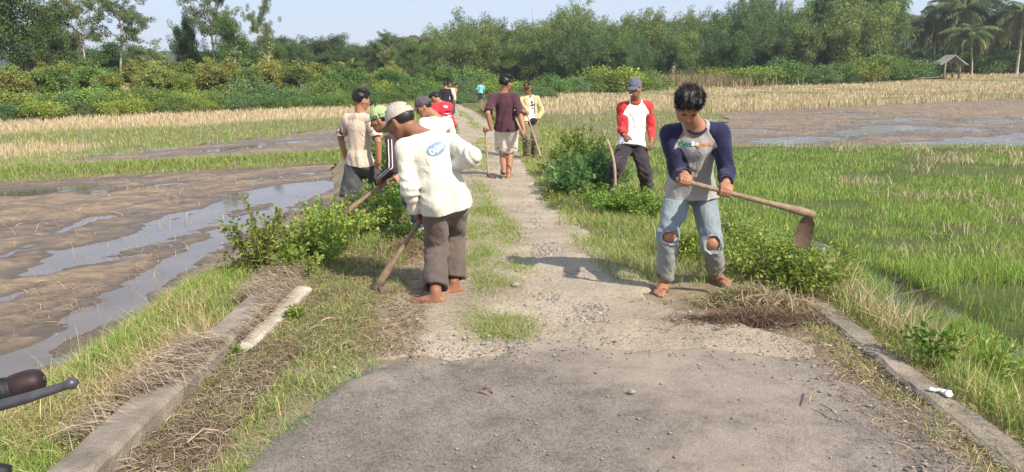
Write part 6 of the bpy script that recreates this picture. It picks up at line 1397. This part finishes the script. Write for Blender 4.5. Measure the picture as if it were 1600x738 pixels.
# -- hills
def hills(name, Yc, span, base, hfun, col, sd):
    xs = np.linspace(-span, span, 420); t = np.linspace(0, 1, 16); x = np.repeat(xs[None], 16, 0); Y = Yc+t[:, None]*Yc*.35+0*x; u = 800+F_PX*x/Y; h = hfun(x)*np.sin(t*math.pi*.5)[:, None]**.8
    z = base+h+.045*h.max()*(np.abs(fbm(x*.05, Y*.05, sd, 4))+.6*np.abs(fbm(x*.16, Y*.16, sd+2, 3)))*np.minimum(1, t[:, None]*8); m, tt, b, o = nodes(name+'_wood'); c = ramp(tt, noise(tt, .02, 8, .7, wpos(tt)), [(.3, (.035, .055, .022)), (.6, (.06, .085, .03)), (.8, (.09, .11, .04))]); tt.links.new(c, b.inputs['Base Color']); b.inputs['Roughness'].default_value = 1; b.inputs['Specular IOR Level'].default_value = 0; bump(tt, b, noise(tt, .12, 6, .7, wpos(tt)), 1, 4)
    tag(mesh_np('hills', np.stack([x, Y, z], -1), grid_faces(420, 16), m, smooth=True), kind='structure')
px_ = lambda x, Y: 800+F_PX*x/Y
hills('near_hill', 520, 620, 0, lambda x: (CAM_H+(HORIZON-np.interp(px_(x, 700), [-400, 250, 290, 420, 480, 520, 700, 790, 850, 920, 1000, 1150, 1230, 1290, 1400, 1430, 1500, 2000], [86, 92, 84, 84, 72, 82, 78, 56, 46, 50, 42, 40, 28, 24, 34, 32, 40, 60]))/F_PX*700), None, 201)
# ================================================================== hut, wall, handlebar, stones and small things
def roty(a): c, s = math.cos(a), math.sin(a); return np.array([[c, 0, s], [0, 1, 0], [-s, 0, c]])
def rotz(a): c, s = math.cos(a), math.sin(a); return np.array([[c, -s, 0], [s, c, 0], [0, 0, 1]])
q = pos(1481, 96); hut = empty('field_hut', q, -.10, 'small open field hut with a weathered gable roof on wooden posts', 'hut'); hut.scale = (1.05, 1.05, 1.0)
hw = plain('hut_timber', (.24, .19, .145), .85, .35, 3, .4, 20, .02); th = plain('weathered_roof_sheet', (.36, .335, .30), .8, .3, 2, .6, 9, .05); k = 1.0
for sx_ in (-1, 1):
    for sy in (-1, 1): mb = MB(); mb.tube([V(sx_*.82+.03*sy, sy*.85, -.15), V(sx_*.84, sy*.85, .8), V(sx_*.82, sy*.87, 1.95)], [.14, .13, .12], 8); mb.build('post', hw, hut)
mb = MB()
for j in range(9): mb.box(V(0, -.88+.22*j, .62), (1.85, .19, .045), rotz(.01*(j % 3-1)))
mb.build('bench_deck', hw, hut, smooth=False)
for z, nm in ((1.92, 'eaves_beam'), (.55, 'floor_beam')):
    for sy in (-1, 1): mb = MB(); mb.tube([V(-1.05, sy*.86, z), V(1.05, sy*.86, z)], .05, 6); mb.build(nm, hw, hut)
mb = MB(); mb.tube([V(0, -1.1, 2.75), V(0, 1.1, 2.78)], .05, 6); mb.build('ridge_pole', hw, hut)
mb = MB(); mb.tube([V(0, -.86, 1.92), V(0, -.86, 2.72)], .045, 6); mb.build('king_post', hw, hut)
for sx_ in (-1, 1):
    n = 22; u_ = np.linspace(0, 1, n); w_ = np.linspace(-1.3, 1.3, 26); U2, W2 = np.meshgrid(u_, w_); xx = sx_*(.02+U2*1.5); zz = 2.86-U2*1.12-.06*np.sin(U2*3.1)+.02*np.sin(W2*26)+.03*fbm(U2*4, W2*3, 5); v = np.stack([xx, W2, zz], -1).reshape(-1, 3); f = grid_faces(n, 26); nv = len(v); v2 = v-V(0, 0, .13); rim = np.array(list(range(n))+[i*n+n-1 for i in range(1, 26)]+[25*n+n-1-i for i in range(1, n)]+[i*n for i in range(24, 0, -1)]); rn = np.roll(rim, -1); mesh_np('roof_slope', np.concatenate([v, v2]), np.concatenate([f, f[:, ::-1]+nv, np.stack([rim, rim+nv, rn+nv, rn], 1)]), th, hut, smooth=False)
for x0, z0, x1, z1 in ((-.82, .3, -2.4, .12), (.9, 1.2, .82, .62)): mb = MB(); mb.tube([V(x0, -.9, z0), V(x1, -1.0, z1)], .04, 6); mb.build('brace', hw, hut)
# low rubble wall and white pickets left of it
q = pos(1434, 104); mb = MB(); rw = np.random.RandomState(8)
for j in range(64):
    bm = bmesh.new(); bmesh.ops.create_icosphere(bm, subdivisions=1, radius=1); bm.verts.index_update(); v = np.array([w.co[:] for w in bm.verts])*V(.24, .2, .17)*(1+.25*rw.randn(len(bm.verts), 1)*.6); t = [[w.index for w in f.verts] for f in bm.faces]; bm.free(); mb.add(v+V((j % 16)*.26-2.0+.08*rw.randn(), .08*rw.randn(), .08+.25*(j//16)), None, t)
tag(mb.build('stone_wall', plain('rubble_stone', (.36, .33, .30), .9, .35, 3, .5, 20, .02), smooth=False, loc=q), 'low rubble stone wall at the field edge left of the hut', 'wall')
q = pos(1437, 116); fr_ = empty('picket_fence', q+V(0, 0, .7), 0, 'white picket fence glimpsed among the bushes left of the hut', 'fence'); wp_ = plain('white_paint', (.72, .70, .66), .7, .1, 5, 0)
for j in range(5): mb = MB(); mb.box(V(-.9+.45*j, 0, .55), (.22, .05, 1.2), bev=.01); mb.build('picket', wp_, fr_, smooth=False)
for z in (.25, .8): mb = MB(); mb.box(V(0, .06, z), (2.3, .05, .12), bev=.01); mb.build('rail', wp_, fr_, smooth=False)
for i, (u0, v0, u1, Y, lab) in enumerate([(1160, 130, 1198, 62, 'pale bamboo pole lying on the green strip of the right field'), (1318, 121, 1340, 74, 'short pale pole lying farther out on the right field'), (1270, 126, 1300, 66, 'pale pole lying between two others on the right field'), (1432, 119, 1468, 92, 'long dark pole lying on the stubble left of the hut')]):
    a, b = pos(u0, Y, .30), pos(u1, Y+1.5, .36); mb = MB(); mb.tube(np.linspace(0, 1, 6)[:, None]*(b-a)+V(0, 0, .03)*np.sin(np.arange(6))[:, None], .05, 6); tag(mb.build('bamboo_pole', M['pale_wood'] if i < 3 else hw, None, loc=a), lab, 'pole')
# -- the motorbike handlebar reaching into the picture at the lower left
blk = plain('worn_black_rubber', (.022, .022, .025), .55, .3, 40, .5, 260, .002, .4, dirt=(.10, .09, .08), dirt_amt=.35); plum = plain('plum_bar_end_plastic', (.042, .026, .027), .55, .25, 20, .3, 200, .001, .4, dirt=(.09, .075, .07), dirt_amt=.4)
alu = plain('scuffed_lever_paint', (.085, .085, .095), .42, .3, 30, .3, 120, .001, .5, dirt=(.2, .19, .18), dirt_amt=.5)
e = at(56, 596, 1.03); i_ = at(-75, 634, .99); base = i_+unit(i_-e)*.12-V(0, 0, .1); hb_ = empty('motorbike_handlebar', base, 0, 'black motorbike grip with plum bar end and brake lever at the lower left', 'handlebar')
d = unit(e-i_); e1 = unit(np.cross(d, V(0, 0, 1))); e2 = np.cross(e1, d)
def lathe(mb, a, d, prof, n=32, ridges=None):
    u1 = unit(np.cross(d, V(0, 0, 1))); u2 = np.cross(u1, d); th = np.linspace(0, 2*math.pi, n, endpoint=False); v = []
    for s, r in prof: v.append(a+d*s+r*(np.cos(th)[:, None]*u1+np.sin(th)[:, None]*u2))
    m = len(prof); v = np.concatenate(v); i = np.arange(m-1)[:, None]*n; j = np.arange(n)[None]; jn = (j+1) % n; return mb.add(v, np.stack([i+j, i+jn, i+n+jn, i+n+j], -1).reshape(-1, 4))
mb = MB(); L_ = np.linalg.norm(e-i_); prof = [(-.10, .0), (-.10, .0135)]
for s in np.arange(-.09, L_-.030, .0035): prof.append((s, .0165+.0009*math.sin(s*420)+(.0015 if s > L_-.045 else 0)))
prof += [(L_-.030, .0175), (L_-.028, .012)]; lathe(mb, i_-base, d, prof); mb.build('grip', blk, hb_)
mb = MB(); lathe(mb, e-base, d, [(-.031, .010), (-.031, .0165), (-.029, .0185), (-.016, .0195), (-.004, .0192), (.004, .0172), (.009, .0135), (.0115, .0085), (.0118, .0078), (.0105, .0070), (.0105, .0)], 40); be = mb.build('bar_end', plum, hb_)
mb = MB(); c0 = e-base+d*.0106
for a in (0, math.pi/2): s_ = e1*math.cos(a)+e2*math.sin(a); mb.box(c0+d*.0006, (.0012, .0095, .002), np.stack([d, s_, np.cross(d, s_)], 1))
mb.build('screw', alu, be)
l0, l1 = at(-60, 648, .96), at(121, 596, .99); mb = MB(); tt = np.linspace(0, 1, 22); P = l0+(l1-l0)*tt[:, None]; P[:, 2] -= .003*np.sin(tt*math.pi); rr = np.interp(tt, [0, .5, .9, .94, .97, 1], [.0085, .0075, .006, .009, .0095, .004]); mb.tube(P-base, rr, 14); mb.build('brake_lever', alu, hb_)
lb = at(6, 739, .8); mb = MB(); mb.tube([at(-60, 752, .78)-base, at(-10, 737, .80)-base, lb-base, at(10, 752, .80)-base], [.012, .011, .011, .006], 12); mb.build('cable_guide', blk, hb_)
# -- stones
ico = bmesh.new(); bmesh.ops.create_icosphere(ico, subdivisions=2, radius=1); ico.verts.index_update(); IV = np.array([w.co[:] for w in ico.verts]); IT = np.array([[w.index for w in f.verts] for f in ico.faces]); ico.free()
def stones(name, x, Y, z, r, mat, rng, flat=.55):
    n = len(x); nv = len(IV); sh = 1+.30*np.sin(IV@rng.randn(3, 5)*2.2+rng.rand(5)*6)@np.ones(5)/3
    s3 = np.stack([r*rng.uniform(.8, 1.5, n), r*rng.uniform(.7, 1.1, n), r*flat*rng.uniform(.6, 1.1, n)], 1); a = rng.uniform(0, 6.28, n); ca, sa = np.cos(a), np.sin(a); off = rng.randint(0, 6, n); perm = [np.array(p) for p in ((0, 1, 2), (1, 2, 0), (2, 0, 1), (0, 2, 1), (1, 0, 2), (2, 1, 0))]; base = np.stack([(IV*sh[:, None])[:, p] for p in perm]); v = base[off]*s3[:, None, :]
    vx = v[..., 0]*ca[:, None]-v[..., 1]*sa[:, None]; vy = v[..., 0]*sa[:, None]+v[..., 1]*ca[:, None]; V_ = np.stack([vx+x[:, None], vy+Y[:, None], v[..., 2]+z[:, None]], -1).reshape(-1, 3); f = (IT[None]+np.arange(n)[:, None, None]*nv).reshape(-1, 3); c = np.array([(.30, .26, .21), (.35, .305, .25), (.24, .21, .175), (.28, .25, .22), (.20, .18, .16)])[rng.randint(0, 5, n)]*(1+.12*rng.randn(n, 1)); o = mesh_np(name, V_, f, mat, col=np.repeat(c, nv, 0), smooth=True); return tag(o, kind='stuff')
m, t, b, o = nodes('river_stone'); c = mix(t, .5, attr(t, 'Col').outputs['Color'], ramp(t, noise(t, 30, 5, .6, wpos(t)), [(.3, .6), (.7, 1.15)]), 'MULTIPLY'); t.links.new(c, b.inputs['Base Color']); b.inputs['Roughness'].default_value = .85; M['stone'] = m
rs_ = np.random.RandomState(5)
def pz(x, Y): 
    return terrain(x, Y)+.022+.025*np.exp(-((x-medx(Y))/.22)**2)
x, Y = scatter(rs_, 2600, 4.4, 13, lambda y: medx(y)+.14, lambda y: medx(y)+.62+.1*(y < 6), 1.2); k = fbm(x*1.3, Y*.8, 151, 3) > -.18; x, Y = x[k], Y[k]; r = .008+.013*rs_.rand(len(x))**2; stones('gravel', x, Y, pz(x, Y)-r*.1, r, M['stone'], rs_)
x, Y = scatter(rs_, 1700, 4.3, 22, lambda y: pathL(y)+.1, lambda y: pathR(y)-.05, 1.0); r = .004+.011*rs_.rand(len(x))**3; stones('gravel', x, Y, pz(x, Y), r, M['stone'], rs_)
x, Y = scatter(rs_, 1300, 2.4, 4.4, lambda y: -1.2+0*y, lambda y: 2.0+0*y, .6); r = .0015+.006*rs_.rand(len(x))**6; stones('gravel', x, Y, terrain(x, Y)+.043, r, M['stone'], rs_)
x, Y = scatter(rs_, 500, 2.4, 4.4, lambda y: 1.45+0*y, lambda y: 2.0+0*y, .6); r = .003+.008*rs_.rand(len(x))**4; stones('gravel', x, Y, terrain(x, Y)+.044, r, M['stone'], rs_)
x = np.concatenate([rs_.uniform(-.6, .1, 420), rs_.uniform(.0, 1.7, 700)]); Y = np.concatenate([4.2+rs_.randn(420)*.12, 4.38+rs_.randn(700)*.22]); r = .0025+.007*rs_.rand(1120)**3; stones('gravel', x, Y, terrain(x, Y)+.040, r, M['stone'], rs_)
for (u, v, rr, lab) in [(987, 614, .016, 'grey pebble lying alone on the right half of the asphalt'), (805, 447, .026, 'pale round stone at the edge of the stony rut'), (522, 575, .012, 'small pale stone on the left half of the asphalt'), (652, 500, .014, 'pale stone below the feet of the barefoot man')]:
    p_ = gnd(u, v, .05); vv = IV*(1+.2*np.sin(IV@rs_.randn(3, 3)*2)@np.ones(3)/2)[:, None]*rr*V(1.2, .9, .65); tag(mesh_np('loose_stone', vv, IT, plain('pebble', (.30, .265, .23), .85, .2, 40, .3), loc=p_+V(0, 0, rr*.4), smooth=True), lab, 'stone')
p_ = gnd(762, 613, .055); lf = MB(); n = 12; tt = np.linspace(0, 1, n); w_ = .010*np.sin(np.pi*tt**.8); C = np.stack([(tt-.5)*.052, (.5-tt)*.034, .004+.007*np.sin(tt*5)], 1); sd_ = unit(V(.05, .075, 0)); v = np.stack([C-sd_*w_[:, None]+V(0, 0, .010), C, C+sd_*w_[:, None]+V(0, 0, .012)], 1).reshape(-1, 3); lf.add(v, grid_faces(3, n)); lf.tube([C[0]-V(.02, -.014, 0), C[0]], .0016, 5)
tag(lf.build('dry_leaf', plain('dead_leaf', (.17, .095, .055), .8, .4, 60, .3), loc=p_), 'curled brown dry leaf lying in the middle of the asphalt', 'leaf')
p_ = gnd(1469, 617, .05); g = SDF(V(-.09, -.07, -.02), V(.09, .07, .06), .006)
for j in range(7): c = rs_.randn(3)*V(.03, .018, .004)+V(0, 0, .014); g.ell(c, np.eye(3), V(.02, .014, .009)*rs_.uniform(.7, 1.2), .01)
folds(g, .005, 120, V(1, 0, 0), 4, 1.2); P, F = g.mesh(); tag(mesh_np('plastic_scrap', P, F, plain('white_plastic', (.75, .75, .74), .35, .08, 30, .2), loc=p_, smooth=True), 'crumpled white plastic scrap on the low right kerb', 'litter')
for (pts, rad, lab) in [([(292, 692), (318, 670), (342, 673)], .004, 'pale broken straw stalk bent on the left shoulder'), ([(1264, 628), (1270, 608), (1266, 614)], .0035, 'thin curved twig on the right side of the asphalt'), ([(1282, 632), (1300, 640), (1306, 646)], .004, 'short twig with a green tuft right of the curved twig')]:
    P = np.array([gnd(u, v, .075) for u, v in pts]); mb = MB(); mb.tube(P-P[0], rad, 6); tag(mb.build('twig', M['pale_wood'], None, loc=P[0]), lab, 'twig')
# -- haze: even thin air round everything
hz = MB(); hz.box(V(0, 470, 30), (2000, 1060, 76)); 
m = bpy.data.materials.new('haze_air'); m.use_nodes = True; t = m.node_tree; t.nodes.clear(); o = t.nodes.new('ShaderNodeOutputMaterial'); pvn = t.nodes.new('ShaderNodeVolumePrincipled'); pvn.inputs['Color'].default_value = (.78, .87, 1, 1); pvn.inputs['Density'].default_value = HAZE; pvn.inputs['Anisotropy'].default_value = .2; t.links.new(pvn.outputs[0], o.inputs['Volume'])
if HAZE > 0: tag(hz.build('haze', m, smooth=False), kind='stuff')
